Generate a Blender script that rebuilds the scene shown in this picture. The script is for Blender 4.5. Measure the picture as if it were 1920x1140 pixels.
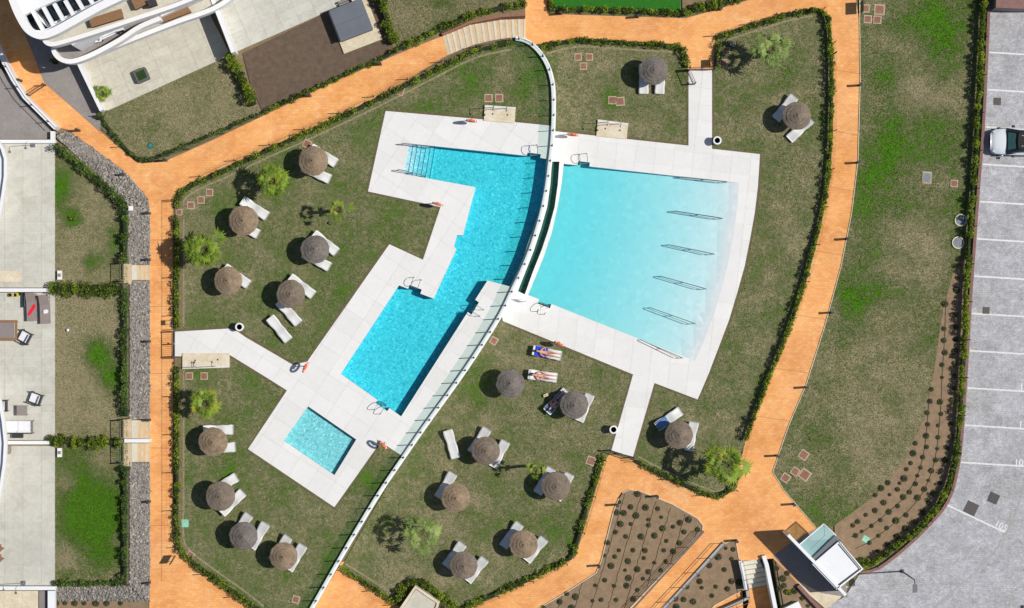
import bpy, bmesh, math, random
import numpy as np
from mathutils import Vector, Matrix
from mathutils.geometry import tessellate_polygon
R = math.radians
random.seed(7); rng = np.random.default_rng(7)
scene = bpy.context.scene
for o in list(bpy.data.objects): bpy.data.objects.remove(o)

# ------------------------------------------------------------------ camera, sky, sun, exposure
CAMH = 135.0            # drone height above the pool terrace (m)
PPM = 28.0              # photo pixels per metre at terrace level
cd = bpy.data.cameras.new('camera'); cam = bpy.data.objects.new('camera', cd)
scene.collection.objects.link(cam); scene.camera = cam
cam.location = (0, 0, CAMH); cam.rotation_euler = (0, 0, 0)
cd.sensor_width = 36; cd.lens = 36 * CAMH / (1920 / PPM); cd.clip_start = 1; cd.clip_end = 3000
SUN_EL, SUN_AZ = R(53), R(3.5)      # azimuth: light comes from +X, a little from +Y
world = bpy.data.worlds.new('World'); scene.world = world; world.use_nodes = True
wn = world.node_tree; bg = wn.nodes['Background']
sky = wn.nodes.new('ShaderNodeTexSky'); sky.sky_type = 'NISHITA'; sky.sun_disc = False
sky.sun_elevation = SUN_EL; sky.sun_rotation = R(90) - SUN_AZ
wn.links.new(sky.outputs[0], bg.inputs[0]); bg.inputs[1].default_value = 0.07
sd = bpy.data.lights.new('sun', 'SUN'); sun = bpy.data.objects.new('sun', sd)
scene.collection.objects.link(sun)
sd.energy = 4.1; sd.angle = R(0.5); sd.color = (1.0, 0.955, 0.89)
sdir = Vector((-math.cos(SUN_EL) * math.cos(SUN_AZ), -math.cos(SUN_EL) * math.sin(SUN_AZ), -math.sin(SUN_EL)))
sun.rotation_euler = sdir.to_track_quat('-Z', 'Y').to_euler(); sun.location = (60, 5, 80)
scene.view_settings.view_transform = 'Standard'; scene.view_settings.look = 'None'
scene.view_settings.exposure = 0.0; scene.view_settings.gamma = 1.0
scene.view_settings.use_curve_mapping = False
scene.render.engine = 'CYCLES'
scene.cycles.transparent_max_bounces = 16

ZL, ZR, ZG = 0.0, -1.4, 0.7         # pool terrace, lower grounds, villa gardens
def P(px, py, z=0.0):
    s = (CAMH - z) / CAMH / PPM
    return Vector(((px - 960) * s, (570 - py) * s, z))

# ------------------------------------------------------------------ materials
MATS = {}
class NT:
    def __init__(s, name):
        s.m = bpy.data.materials.new(name); s.m.use_nodes = True
        s.t = s.m.node_tree; s.t.nodes.clear()
        s.out = s.n('ShaderNodeOutputMaterial')
        s.geo = s.n('ShaderNodeNewGeometry')
    def n(s, ty, **kw):
        x = s.t.nodes.new(ty)
        for k, v in kw.items():
            if isinstance(k, str) and hasattr(x, k) and not k.startswith('i_'): setattr(x, k, v)
        return x
    def l(s, a, b): s.t.links.new(a, b)
    def noise(s, scale, detail=3, rough=.55, vec=None, dist=0):
        x = s.n('ShaderNodeTexNoise'); x.inputs['Scale'].default_value = scale
        x.inputs['Detail'].default_value = detail; x.inputs['Roughness'].default_value = rough
        x.inputs['Distortion'].default_value = dist
        s.l(vec if vec is not None else s.geo.outputs['Position'], x.inputs['Vector']); return x.outputs[0]
    def ramp(s, fac, stops, interp='LINEAR'):
        x = s.n('ShaderNodeValToRGB'); e = x.color_ramp.elements; x.color_ramp.interpolation = interp
        while len(e) < len(stops): e.new(.5)
        for i, (p, c) in enumerate(stops):
            e[i].position = p; e[i].color = (*c, 1) if len(c) == 3 else c
        s.l(fac, x.inputs[0]); return x.outputs[0]
    def mix(s, fac, a, b, bt='MIX'):
        x = s.n('ShaderNodeMix'); x.data_type = 'RGBA'; x.blend_type = bt
        for v, i in ((fac, 0), (a, 6), (b, 7)):
            if isinstance(v, (int, float)): x.inputs[i].default_value = v
            elif isinstance(v, tuple): x.inputs[i].default_value = (*v, 1)
            else: s.l(v, x.inputs[i])
        return x.outputs[2]
    def math(s, op, a, b=0.0, clamp=False):
        x = s.n('ShaderNodeMath'); x.operation = op; x.use_clamp = clamp
        for v, i in ((a, 0), (b, 1)):
            if isinstance(v, (int, float)): x.inputs[i].default_value = v
            else: s.l(v, x.inputs[i])
        return x.outputs[0]
    def bsdf(s, color, rough=.7, bump=None, bstr=.3, bdist=.02, metal=0, spec=.4, sss=0):
        b = s.n('ShaderNodeBsdfPrincipled'); b.inputs['Roughness'].default_value = rough
        b.inputs['Metallic'].default_value = metal; b.inputs['Specular IOR Level'].default_value = spec
        if isinstance(color, tuple): b.inputs['Base Color'].default_value = (*color, 1)
        else: s.l(color, b.inputs['Base Color'])
        if bump is not None:
            k = s.n('ShaderNodeBump'); k.inputs['Strength'].default_value = bstr; k.inputs['Distance'].default_value = bdist
            s.l(bump, k.inputs['Height']); s.l(k.outputs[0], b.inputs['Normal'])
        s.l(b.outputs[0], s.out.inputs[0]); return b

def mul(c, k): return tuple(min(1, x * k) for x in c)
def simple(name, c, rough=.6, var=.18, scale=4, bstr=.15, metal=0, spec=.4, fine=60):
    """uneven paint / stone / plastic: base colour with two noise scales and a light bump"""
    if name in MATS: return MATS[name]
    t = NT(name)
    a = t.noise(scale, 5); b = t.noise(fine, 3)
    f = t.math('ADD', t.math('MULTIPLY', a, .6), t.math('MULTIPLY', b, .4))
    col = t.ramp(f, [(.3, mul(c, 1 - var)), (.7, mul(c, 1 + var))])
    t.bsdf(col, rough, b, bstr, .01, metal, spec)
    MATS[name] = t.m; return t.m

def m_lawn():
    t = NT('lawn_turf')
    at = t.n('ShaderNodeAttribute'); at.attribute_name = 'green'
    n1 = t.noise(.55, 5, .6); n2 = t.noise(3.2, 5, .65, dist=.4); n3 = t.noise(10, 5, .7)
    s = t.math('ADD', t.math('MULTIPLY', t.math('SUBTRACT', n1, .5), 1.5), t.math('MULTIPLY', t.math('SUBTRACT', n2, .5), 1.6))
    s = t.math('ADD', s, t.math('MULTIPLY', t.math('SUBTRACT', n3, .5), 1.15))
    f = t.math('ADD', s, at.outputs['Fac'], clamp=True)
    col = t.ramp(f, [(.0, (.34, .285, .175)), (.25, (.245, .225, .125)), (.48, (.175, .182, .085)), (.70, (.115, .160, .044)), (.95, (.075, .215, .008))])
    col = t.mix(.5, col, t.ramp(t.noise(75, 3), [(.36, (.22, .22, .22)), (.64, (.84, .84, .84))]), 'OVERLAY')
    t.bsdf(col, .9, t.noise(60, 4, .7), .9, .05, spec=.12)
    return t.m
def m_leaf(name, c1, c2, trans=.25, rough=.5):
    t = NT(name)
    at = t.n('ShaderNodeAttribute'); at.attribute_name = 'tint'
    f = t.math('ADD', t.math('MULTIPLY', at.outputs['Fac'], .8), t.math('MULTIPLY', t.noise(1.3, 3), .3), clamp=True)
    col = t.ramp(f, [(.15, c1), (.9, c2)])
    b = t.bsdf(col, rough, spec=.3)
    tr = t.n('ShaderNodeBsdfTranslucent'); t.l(col, tr.inputs[0])
    mx = t.n('ShaderNodeMixShader'); mx.inputs[0].default_value = trans
    t.l(b.outputs[0], mx.inputs[1]); t.l(tr.outputs[0], mx.inputs[2]); t.l(mx.outputs[0], t.out.inputs[0])
    return t.m
def m_path():
    t = NT('orange_stamped_concrete')
    br = t.n('ShaderNodeTexBrick'); br.inputs['Scale'].default_value = 1.0
    br.inputs['Brick Width'].default_value = .30; br.inputs['Row Height'].default_value = .15
    br.inputs['Mortar Size'].default_value = .012; br.inputs['Mortar Smooth'].default_value = .4
    br.inputs['Color1'].default_value = (.35, .35, .35, 1); br.inputs['Color2'].default_value = (.62, .62, .62, 1)
    br.inputs['Mortar'].default_value = (.2, .2, .2, 1)
    t.l(t.geo.outputs['Position'], br.inputs['Vector'])
    base = t.ramp(t.noise(.5, 7, .62), [(.30, (.65, .275, .075)), (.5, (.77, .375, .12)), (.70, (.85, .46, .17))])
    base = t.mix(t.math('MULTIPLY', t.ramp(t.noise(2.6, 6, .7), [(.42, (0, 0, 0)), (.7, (1, 1, 1))]), .45), base, (.80, .40, .20))
    base = t.mix(t.math('MULTIPLY', t.ramp(t.noise(.21, 3, .6), [(.5, (0, 0, 0)), (.75, (1, 1, 1))]), .3), base, (.52, .24, .13))
    base = t.mix(t.math('MULTIPLY', t.ramp(t.noise(.9, 7, .75, None, .8), [(.52, (0, 0, 0)), (.68, (1, 1, 1))]), .5), base, (.86, .56, .27))
    col = t.mix(.42, base, br.outputs[0], 'OVERLAY')
    col = t.mix(.22, col, t.ramp(t.noise(22, 4, .7), [(.35, (.2, .2, .2)), (.65, (.8, .8, .8))]), 'OVERLAY')
    t.bsdf(col, .8, br.outputs[1], -.35, .008, spec=.25)
    return t.m
def m_concrete(name, c, dark, stain=.55, scale=.5, rough=.75, streak=False):
    t = NT(name)
    v = None
    if streak:
        mp = t.n('ShaderNodeMapping'); mp.inputs['Scale'].default_value = (1, 1, 1)
        t.l(t.geo.outputs['Position'], mp.inputs[0]); v = mp.outputs[0]
    a = t.noise(scale, 8, .65, v); b = t.noise(scale * 9, 6, .7, v); f3 = t.noise(70, 3)
    f = t.math('ADD', t.math('MULTIPLY', a, .5), t.math('ADD', t.math('MULTIPLY', b, .35), t.math('MULTIPLY', f3, .15)))
    col = t.ramp(f, [(.36, dark), (.62, c)])
    oi = t.n('ShaderNodeObjectInfo')
    col = t.mix(1.0, col, t.ramp(oi.outputs['Random'], [(0, (.93, .93, .92)), (1, (1, 1, 1))]), 'MULTIPLY')
    col = t.mix(stain, col, t.ramp(t.noise(scale * 3.3, 6, .75, None, 1.2), [(.40, (.80, .78, .74)), (.56, (1, 1, 1))]), 'MULTIPLY')
    t.bsdf(col, rough, f3, .25, .006, spec=.3)
    return t.m
def m_stamped_grey():
    t = NT('grey_stamped_car_park')
    br = t.n('ShaderNodeTexBrick'); br.inputs['Scale'].default_value = 1.0
    br.inputs['Brick Width'].default_value = .26; br.inputs['Row Height'].default_value = .13; br.inputs['Mortar Size'].default_value = .01
    br.inputs['Color1'].default_value = (.40, .40, .40, 1); br.inputs['Color2'].default_value = (.58, .58, .58, 1); br.inputs['Mortar'].default_value = (.3, .3, .3, 1)
    t.l(t.geo.outputs['Position'], br.inputs['Vector'])
    base = t.ramp(t.noise(1.1, 8, .72), [(.30, (.30, .297, .305)), (.5, (.40, .40, .42)), (.70, (.51, .512, .54))])
    base = t.mix(t.ramp(t.noise(.35, 3), [(.5, (0, 0, 0)), (.8, (.4, .4, .4))]), base, (.33, .31, .28))
    base = t.mix(t.ramp(t.noise(2.4, 2, .5), [(.70, (0, 0, 0)), (.80, (.35, .35, .35))]), base, (.20, .195, .19))
    col = t.mix(.5, base, br.outputs[0], 'OVERLAY')
    col = t.mix(.45, col, t.ramp(t.noise(9, 7, .8), [(.33, (.15, .15, .15)), (.66, (.85, .85, .85))]), 'OVERLAY')
    t.bsdf(col, .85, br.outputs[1], -.4, .006, spec=.25)
    return t.m
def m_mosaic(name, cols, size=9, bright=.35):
    """glass mosaic: small chips of several blues, warped mottling also paints in ripple light"""
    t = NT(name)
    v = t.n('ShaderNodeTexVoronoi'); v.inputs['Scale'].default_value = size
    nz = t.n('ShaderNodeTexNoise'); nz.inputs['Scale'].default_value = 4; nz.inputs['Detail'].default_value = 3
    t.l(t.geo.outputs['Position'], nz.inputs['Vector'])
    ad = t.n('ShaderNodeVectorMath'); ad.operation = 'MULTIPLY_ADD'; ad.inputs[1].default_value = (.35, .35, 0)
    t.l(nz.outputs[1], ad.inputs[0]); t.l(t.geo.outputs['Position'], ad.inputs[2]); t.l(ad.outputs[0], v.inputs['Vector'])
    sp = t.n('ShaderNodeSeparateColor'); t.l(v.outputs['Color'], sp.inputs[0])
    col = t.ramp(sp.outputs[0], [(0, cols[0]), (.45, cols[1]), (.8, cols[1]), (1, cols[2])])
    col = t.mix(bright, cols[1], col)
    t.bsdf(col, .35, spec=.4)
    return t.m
def m_water(name, c, dens, ripple=5):
    t = NT(name)
    tr = t.n('ShaderNodeBsdfTransparent'); gl = t.n('ShaderNodeBsdfGlossy'); gl.inputs['Roughness'].default_value = .04
    bp = t.n('ShaderNodeBump'); bp.inputs['Strength'].default_value = .5; bp.inputs['Distance'].default_value = .03
    t.l(t.noise(ripple, 4, .6, dist=.6), bp.inputs['Height'])
    lw = t.n('ShaderNodeLayerWeight'); lw.inputs[0].default_value = .5; t.l(bp.outputs[0], gl.inputs['Normal']); t.l(bp.outputs[0], lw.inputs['Normal'])
    fac = t.math('ADD', t.math('MULTIPLY', t.math('POWER', lw.outputs['Facing'], 5), .98), .02)
    mx = t.n('ShaderNodeMixShader'); t.l(fac, mx.inputs[0]); t.l(tr.outputs[0], mx.inputs[1]); t.l(gl.outputs[0], mx.inputs[2])
    t.l(mx.outputs[0], t.out.inputs['Surface'])
    va = t.n('ShaderNodeVolumeAbsorption'); va.inputs[0].default_value = (*c, 1); va.inputs[1].default_value = dens
    t.l(va.outputs[0], t.out.inputs['Volume'])
    return t.m
def m_glass(name, tint, refl=.9, film=0):
    t = NT(name)
    tr = t.n('ShaderNodeBsdfTransparent'); tr.inputs[0].default_value = (*tint, 1)
    gl = t.n('ShaderNodeBsdfGlossy'); gl.inputs['Roughness'].default_value = .02
    lw = t.n('ShaderNodeLayerWeight'); lw.inputs[0].default_value = .5
    fac = t.math('MULTIPLY', t.math('ADD', t.math('MULTIPLY', t.math('POWER', lw.outputs['Facing'], 5), .96), .04), refl)
    mx = t.n('ShaderNodeMixShader'); t.l(fac, mx.inputs[0])
    t.l(tr.outputs[0], mx.inputs[1]); t.l(gl.outputs[0], mx.inputs[2]); t.l(mx.outputs[0], t.out.inputs[0])
    if film:
        df = t.n('ShaderNodeBsdfDiffuse'); df.inputs[0].default_value = (.42, .66, .66, 1); m2 = t.n('ShaderNodeMixShader'); m2.inputs[0].default_value = film
        t.l(mx.outputs[0], m2.inputs[1]); t.l(df.outputs[0], m2.inputs[2]); t.l(m2.outputs[0], t.out.inputs[0])
    return t.m
def m_thatch(name, c1, c2):
    t = NT(name)
    tc = t.n('ShaderNodeTexCoord'); sx = t.n('ShaderNodeSeparateXYZ'); t.l(tc.outputs['Object'], sx.inputs[0])
    ang = t.math('ARCTAN2', sx.outputs[1], sx.outputs[0])
    r = t.math('SQRT', t.math('ADD', t.math('MULTIPLY', sx.outputs[0], sx.outputs[0]), t.math('MULTIPLY', sx.outputs[1], sx.outputs[1])))
    cb = t.n('ShaderNodeCombineXYZ'); t.l(t.math('MULTIPLY', ang, 22), cb.inputs[0]); t.l(t.math('MULTIPLY', r, 3), cb.inputs[1])
    oi = t.n('ShaderNodeObjectInfo'); t.l(t.math('MULTIPLY', oi.outputs['Random'], 50), cb.inputs[2])
    st = t.noise(1.0, 5, .7, cb.outputs[0])
    cb2 = t.n('ShaderNodeCombineXYZ'); t.l(t.math('MULTIPLY', r, 13), cb2.inputs[0]); t.l(t.math('MULTIPLY', ang, .8), cb2.inputs[1]); t.l(t.math('MULTIPLY', oi.outputs['Random'], 31), cb2.inputs[2])
    rg = t.noise(1.0, 3, .6, cb2.outputs[0])
    cb3 = t.n('ShaderNodeCombineXYZ'); t.l(t.math('MULTIPLY', ang, 1.1), cb3.inputs[0]); t.l(r, cb3.inputs[1]); t.l(t.math('MULTIPLY', oi.outputs['Random'], 17), cb3.inputs[2])
    bg_ = t.noise(1.6, 3, .6, cb3.outputs[0])
    f = t.math('ADD', t.math('MULTIPLY', st, .4), t.math('ADD', t.math('MULTIPLY', rg, .35), t.math('MULTIPLY', bg_, .3)))
    col = t.ramp(f, [(.36, c1), (.68, c2)])
    t.bsdf(col, .95, t.math('ADD', st, rg), .9, .03, spec=.1)
    return t.m
def m_tintattr(name, c1, c2, attr='tint', rough=.9):
    t = NT(name); at = t.n('ShaderNodeAttribute'); at.attribute_name = attr
    f = t.math('ADD', at.outputs['Fac'], t.math('MULTIPLY', t.math('SUBTRACT', t.noise(9, 4), .5), .5), clamp=True)
    col = t.ramp(f, [(0, c1), (1, c2)]); t.bsdf(col, rough, t.noise(30, 3), .4, .02, spec=.2); return t.m

M = dict(
    lawn=m_lawn(), path=m_path(), carpark=m_stamped_grey(),
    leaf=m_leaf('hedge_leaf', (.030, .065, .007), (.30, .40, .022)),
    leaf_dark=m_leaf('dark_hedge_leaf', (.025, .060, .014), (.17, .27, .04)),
    core=simple('hedge_twigs', (.022, .030, .012), .95, .5, 5),
    palm=m_leaf('palm_leaf', (.035, .085, .010), (.28, .39, .035), .3),
    palm_dry=m_leaf('yellowing_palm_leaf', (.16, .22, .03), (.42, .40, .05), .3),
    palm_pale=m_leaf('pale_palm_leaf', (.09, .15, .035), (.34, .44, .12), .3),
    bark=simple('palm_bark', (.13, .095, .06), .95, .5, 8, .8),
    tuft=m_leaf('grass_blade', (.27, .24, .135), (.10, .20, .018), .15, .8),
    deck=m_concrete('white_pool_deck', (.765, .76, .74), (.71, .705, .685), scale=.35, stain=.12),
    walk=m_concrete('pale_walkway_concrete', (.72, .71, .66), (.60, .58, .52), scale=.5),
    tray=m_concrete('stained_cream_stone', (.78, .71, .56), (.56, .46, .30), scale=1.4),
    patio=m_concrete('beige_patio_tile', (.60, .59, .525), (.50, .49, .435), scale=.35),
    patio2=m_concrete('cream_patio_tile', (.62, .59, .50), (.52, .49, .41), scale=.5),
    slab=m_concrete('grey_paving', (.33, .30, .285), (.24, .22, .21), scale=.9),
    rock=m_tintattr('rubble_stone', (.165, .153, .138), (.43, .395, .35)),
    rubble=simple('rubble_bed', (.21, .195, .175), .95, .4, 10, .8),
    soil=m_concrete('dry_soil', (.33, .235, .145), (.19, .13, .08), scale=2.2, rough=.95),
    soil_brown=m_concrete('bare_brown_soil', (.175, .125, .09), (.095, .068, .048), scale=2.6, rough=.95),
    soil_edge=m_concrete('trodden_soil_edge', (.30, .22, .13), (.17, .13, .075), scale=2.5, rough=.95),
    step=m_concrete('sand_step_stone', (.70, .55, .36), (.55, .42, .27), scale=2),
    step_w=m_concrete('pale_step_stone', (.72, .70, .60), (.60, .57, .48), scale=2),
    joint=simple('joint_grout', (.74, .735, .72), .9, .15),
    white=simple('white_render', (.75, .76, .77), .7, .05, 2, .1),
    coping=simple('white_stone_coping', (.78, .775, .77), .6, .06, 6, .1),
    mosaic=m_mosaic('ripple_lit_blue_mosaic', ((.09, .38, .52), (.44, .70, .77), (1, 1, 1)), 11, .65),  # mosaic chips whose mottling doubles as painted ripple light
    mosaic_sq=m_mosaic('teal_mosaic', ((.14, .34, .38), (.46, .66, .68), (.90, 1, 1)), 11, .6),
    beach=m_mosaic('ripple_lit_pale_beach_floor', ((.56, .68, .71), (.70, .76, .77), (.82, .86, .86)), 3.2, .4),  # ripple light of the water painted into the floor mottling
    trough=m_mosaic('dark_green_channel_tile', ((.02, .07, .045), (.04, .12, .08), (.06, .15, .10)), 6, .6),
    nosing=simple('dark_blue_step_edge', (.12, .24, .30), .5, .2),
    water=m_water('pool_water', (.17, .91, .95), 1.25), water_deep=m_water('deep_pool_water', (.22, .925, .955), 1.55),
    plastic=simple('white_lounger_plastic', (.62, .62, .60), .45, .07, 5, .2),
    thatch_b=m_thatch('brown_heather_thatch', (.115, .083, .053), (.38, .285, .195)),
    thatch_g=m_thatch('grey_weathered_thatch', (.085, .074, .066), (.25, .22, .195)),
    thatch_m=m_thatch('grey_brown_weathered_thatch', (.095, .075, .056), (.28, .225, .175)),
    wood=simple('wood', (.26, .14, .07), .7, .3, 12), post=simple('wooden_post', (.18, .11, .06), .8, .3, 12),
    steel=simple('brushed_steel', (.55, .56, .57), .28, .08, 8, .05, .9),
    steel_rail=simple('painted_rail', (.16, .15, .16), .45, .1, 8, .05, .2),
    dark=simple('dark_metal', (.035, .035, .04), .5, .15), green_metal=simple('green_fence_paint', (.03, .055, .042), .55, .15),
    orange=simple('orange_plastic', (.80, .13, .035), .45, .08), black=simple('black_plastic', (.012, .012, .014), .6, .2, spec=.2),
    glass=m_glass('fence_glass', (.87, .955, .92)), glass2=m_glass('pale_canopy_glass', (.74, .90, .88), 1.0, .6),
    glass_dark=simple('dark_window_glass', (.015, .025, .035), .08, .2, 1, .0, 0, .6),
    cover_red=m_concrete('terracotta_cover', (.36, .17, .11), (.22, .10, .065), scale=4),
    cover_rim=m_concrete('cast_cover_rim', (.55, .45, .34), (.42, .33, .24), scale=4),
    cover_green=simple('green_plastic_cover', (.26, .58, .42), .5, .1), cover_grey=simple('grey_iron_cover', (.17, .20, .24), .5, .3, 8),
    iron=simple('rusty_iron', (.09, .08, .075), .7, .3, 8), kerb=simple('red_brown_kerb', (.23, .125, .11), .85, .2, 3),
    paint=m_concrete('white_road_paint', (.84, .84, .83), (.60, .60, .60), scale=5),
    gutter=simple('concrete_gutter', (.36, .35, .33), .85, .2, 3),
    skin=simple('skin_tone', (.52, .27, .18), .5, .1), hair=simple('dark_hair', (.03, .018, .012), .6, .3),  # one lightly mottled skin tone for all the people
    blue=simple('blue_towel_cloth', (.01, .05, .55), .9, .15), red=simple('red_towel_cloth', (.75, .01, .03), .9, .15),
    cloth_w=simple('white_cushion_cloth', (.72, .72, .75), .9, .08), cloth_g=simple('taupe_cushion_cloth', (.27, .22, .20), .9, .12),
    taupe=simple('taupe_paint', (.24, .21, .195), .6, .1), cover_tub=simple('grey_vinyl_cover', (.13, .145, .165), .5, .1, 1.5),
    turf_fake=simple('artificial_turf', (.02, .14, .008), .95, .3, 5, .8), yellow=simple('yellow_foam', (.55, .45, .02), .7, .2),
    carwhite=simple('white_car_paint', (.74, .77, .80), .18, .02, 1, 0, 0, .6), sea=simple('sea_blue_cloth', (.10, .20, .38), .9, .3, 20),
    navy=simple('navy_swimwear', (.02, .025, .09), .8, .3), floral=simple('pink_swimwear', (.45, .10, .12), .8, .5, 30),
    ground=m_concrete('ground_soil', (.20, .17, .10), (.11, .11, .05), scale=.1, rough=.95),
    pot=simple('grey_planter', (.10, .105, .10), .6, .2), teal=simple('teal_lid', (.03, .20, .22), .5, .1),
)

# ------------------------------------------------------------------ object helpers
COL = scene.collection
def tag(o, label=None, cat=None, group=None, kind=None):
    for k, v in (('label', label), ('category', cat), ('group', group), ('kind', kind)):
        if v is not None: o[k] = v
    return o
def link(name, me, parent=None, loc=None, rz=None):
    o = bpy.data.objects.new(name, me); COL.objects.link(o)
    if parent is not None: o.parent = parent
    if loc is not None: o.location = loc
    if rz is not None: o.rotation_euler = (0, 0, rz)
    return o
def empty(name, loc=(0, 0, 0), rz=0, **kw):
    o = link(name, None, None, loc, rz); o.empty_display_size = .3; tag(o, **kw); return o
def copy_tree(o, parent=None):
    c = o.copy(); COL.objects.link(c); c.parent = parent
    for ch in KIDS.get(o.name, []): 
        d = copy_tree(ch, c)
        KIDS.setdefault(c.name, []).append(d)
    return c
KIDS = {}
class MB:
    """collects vertices and faces, then links ONE mesh object"""
    def __init__(s): s.v = []; s.f = []; s.mi = []; s.cur = 0
    def add(s, vs, fs):
        b = len(s.v); s.v += [tuple(v) for v in vs]; s.f += [tuple(b + i for i in f) for f in fs]; s.mi += [s.cur] * len(fs)
    def prism(s, poly, z0, z1, bottom=False):
        pts = [Vector((p[0], p[1], 0)) for p in poly]
        if sum(a.x * b.y - b.x * a.y for a, b in zip(pts, pts[1:] + pts[:1])) < 0: pts.reverse()
        n = len(pts)
        s.add([(p.x, p.y, z0) for p in pts] + [(p.x, p.y, z1) for p in pts], [(i, (i + 1) % n, n + (i + 1) % n, n + i) for i in range(n)])
        tris = tessellate_polygon([pts]) if n > 4 else [tuple(range(n))]
        for zz, flip in ((z1, False),) + (((z0, True),) if bottom else ()):
            out = []
            for t in tris:
                t = list(t)
                a = sum(pts[i].x * pts[j].y - pts[j].x * pts[i].y for i, j in zip(t, t[1:] + t[:1]))
                if (a < 0) != flip: t.reverse()
                out.append(tuple(t))
            s.add([(p.x, p.y, zz) for p in pts], out)
    def box(s, c, size, rz=0, M4=None):
        x, y, z = [k / 2 for k in size]; vs = []
        for dz in (-z, z):
            for dx, dy in ((-x, -y), (x, -y), (x, y), (-x, y)):
                v = Vector((dx, dy, dz))
                if M4 is not None: v = M4 @ v
                v.rotate(Matrix.Rotation(rz, 3, 'Z')) if rz else None
                vs.append(v + Vector(c))
        s.add(vs, [(3, 2, 1, 0), (4, 5, 6, 7), (0, 1, 5, 4), (1, 2, 6, 5), (2, 3, 7, 6), (3, 0, 4, 7)])
    def tube(s, pts, r, n=6, closed=False):
        pts = [Vector(p) for p in pts]; rings = []; m = len(pts)
        rr = r if isinstance(r, (list, tuple)) else [r] * m
        for i, p in enumerate(pts):
            if closed: d = pts[(i + 1) % m] - pts[i - 1]
            else: d = pts[min(i + 1, m - 1)] - pts[max(i - 1, 0)]
            d.normalize(); up = Vector((0, 0, 1)) if abs(d.z) < .95 else Vector((1, 0, 0))
            a = d.cross(up).normalized(); b = d.cross(a)
            rings.append([p + (a * math.cos(2 * math.pi * k / n) + b * math.sin(2 * math.pi * k / n)) * rr[i] for k in range(n)])
        fs = []; cnt = m if closed else m - 1
        for i in range(cnt):
            j = (i + 1) % m
            for k in range(n): fs.append((i * n + k, i * n + (k + 1) % n, j * n + (k + 1) % n, j * n + k))
        if not closed: fs += [tuple(range(n)), tuple((m - 1) * n + k for k in reversed(range(n)))]
        s.add([v for r_ in rings for v in r_], fs)
    def lathe(s, prof, n=16, c=(0, 0, 0)):
        vs = []; fs = []
        for r, z in prof:
            for k in range(n): a = 2 * math.pi * k / n; vs.append((c[0] + r * math.cos(a), c[1] + r * math.sin(a), c[2] + z))
        for i in range(len(prof) - 1):
            for k in range(n): fs.append((i * n + k, i * n + (k + 1) % n, (i + 1) * n + (k + 1) % n, (i + 1) * n + k))
        s.add(vs, fs)
    def mesh(s, name, mats, smooth=False):
        me = bpy.data.meshes.new(name); me.from_pydata(s.v, [], s.f)
        for m in (mats if isinstance(mats, (list, tuple)) else [mats]): me.materials.append(m)
        if any(s.mi): me.polygons.foreach_set('material_index', s.mi)
        if smooth: me.polygons.foreach_set('use_smooth', [True] * len(me.polygons))
        me.update(); return me
    def build(s, name, mats, parent=None, loc=None, rz=None, smooth=False):
        o = link(name, s.mesh(name, mats, smooth), parent, loc, rz)
        if parent is not None: KIDS.setdefault(parent.name, []).append(o)
        return o
def np_mesh(name, verts, faces, mat, attr=None, attrname='tint'):
    me = bpy.data.meshes.new(name); nv, nf = len(verts), len(faces); k = faces.shape[1]
    me.vertices.add(nv); me.vertices.foreach_set('co', verts.astype(np.float32).ravel())
    me.loops.add(nf * k); me.loops.foreach_set('vertex_index', faces.astype(np.int32).ravel())
    me.polygons.add(nf); me.polygons.foreach_set('loop_start', np.arange(0, nf * k, k, dtype=np.int32))
    me.update(calc_edges=True); me.materials.append(mat)
    if attr is not None:
        a = me.attributes.new(attrname, 'FLOAT', 'POINT'); a.data.foreach_set('value', attr.astype(np.float32))
    me.validate(); return me

def pxs(pts, z): return [P(x, y, z) for x, y in pts]
def inside(px, py, poly):
    r = np.zeros(len(px), bool); n = len(poly)
    for i in range(n):
        x1, y1 = poly[i]; x2, y2 = poly[i - 1]
        if y1 == y2: continue
        c = ((y1 > py) != (y2 > py)) & (px < (x2 - x1) * (py - y1) / (y2 - y1) + x1)
        r ^= c
    return r
def flat_bm(poly, holes, z):
    loops = [[Vector((p.x, p.y, 0)) for p in pxs(poly, z)]] + [[Vector((p.x, p.y, 0)) for p in pxs(h, z)] for h in holes]
    tr = tessellate_polygon(loops); pts = [p for l in loops for p in l]
    bm = bmesh.new(); vs = [bm.verts.new((p.x, p.y, z)) for p in pts]
    for t in tr:
        try: f = bm.faces.new([vs[i] for i in t])
        except ValueError: pass
    bmesh.ops.recalc_face_normals(bm, faces=bm.faces)
    for f in bm.faces:
        if f.normal.z < 0: f.normal_flip()
    return bm
def skirt(bm, dz):
    """drop a vertical side from every boundary edge"""
    be = [e for e in bm.edges if len(e.link_faces) == 1]
    r = bmesh.ops.extrude_edge_only(bm, edges=be)
    for v in r['geom']:
        if isinstance(v, bmesh.types.BMVert): v.co.z -= dz
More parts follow.
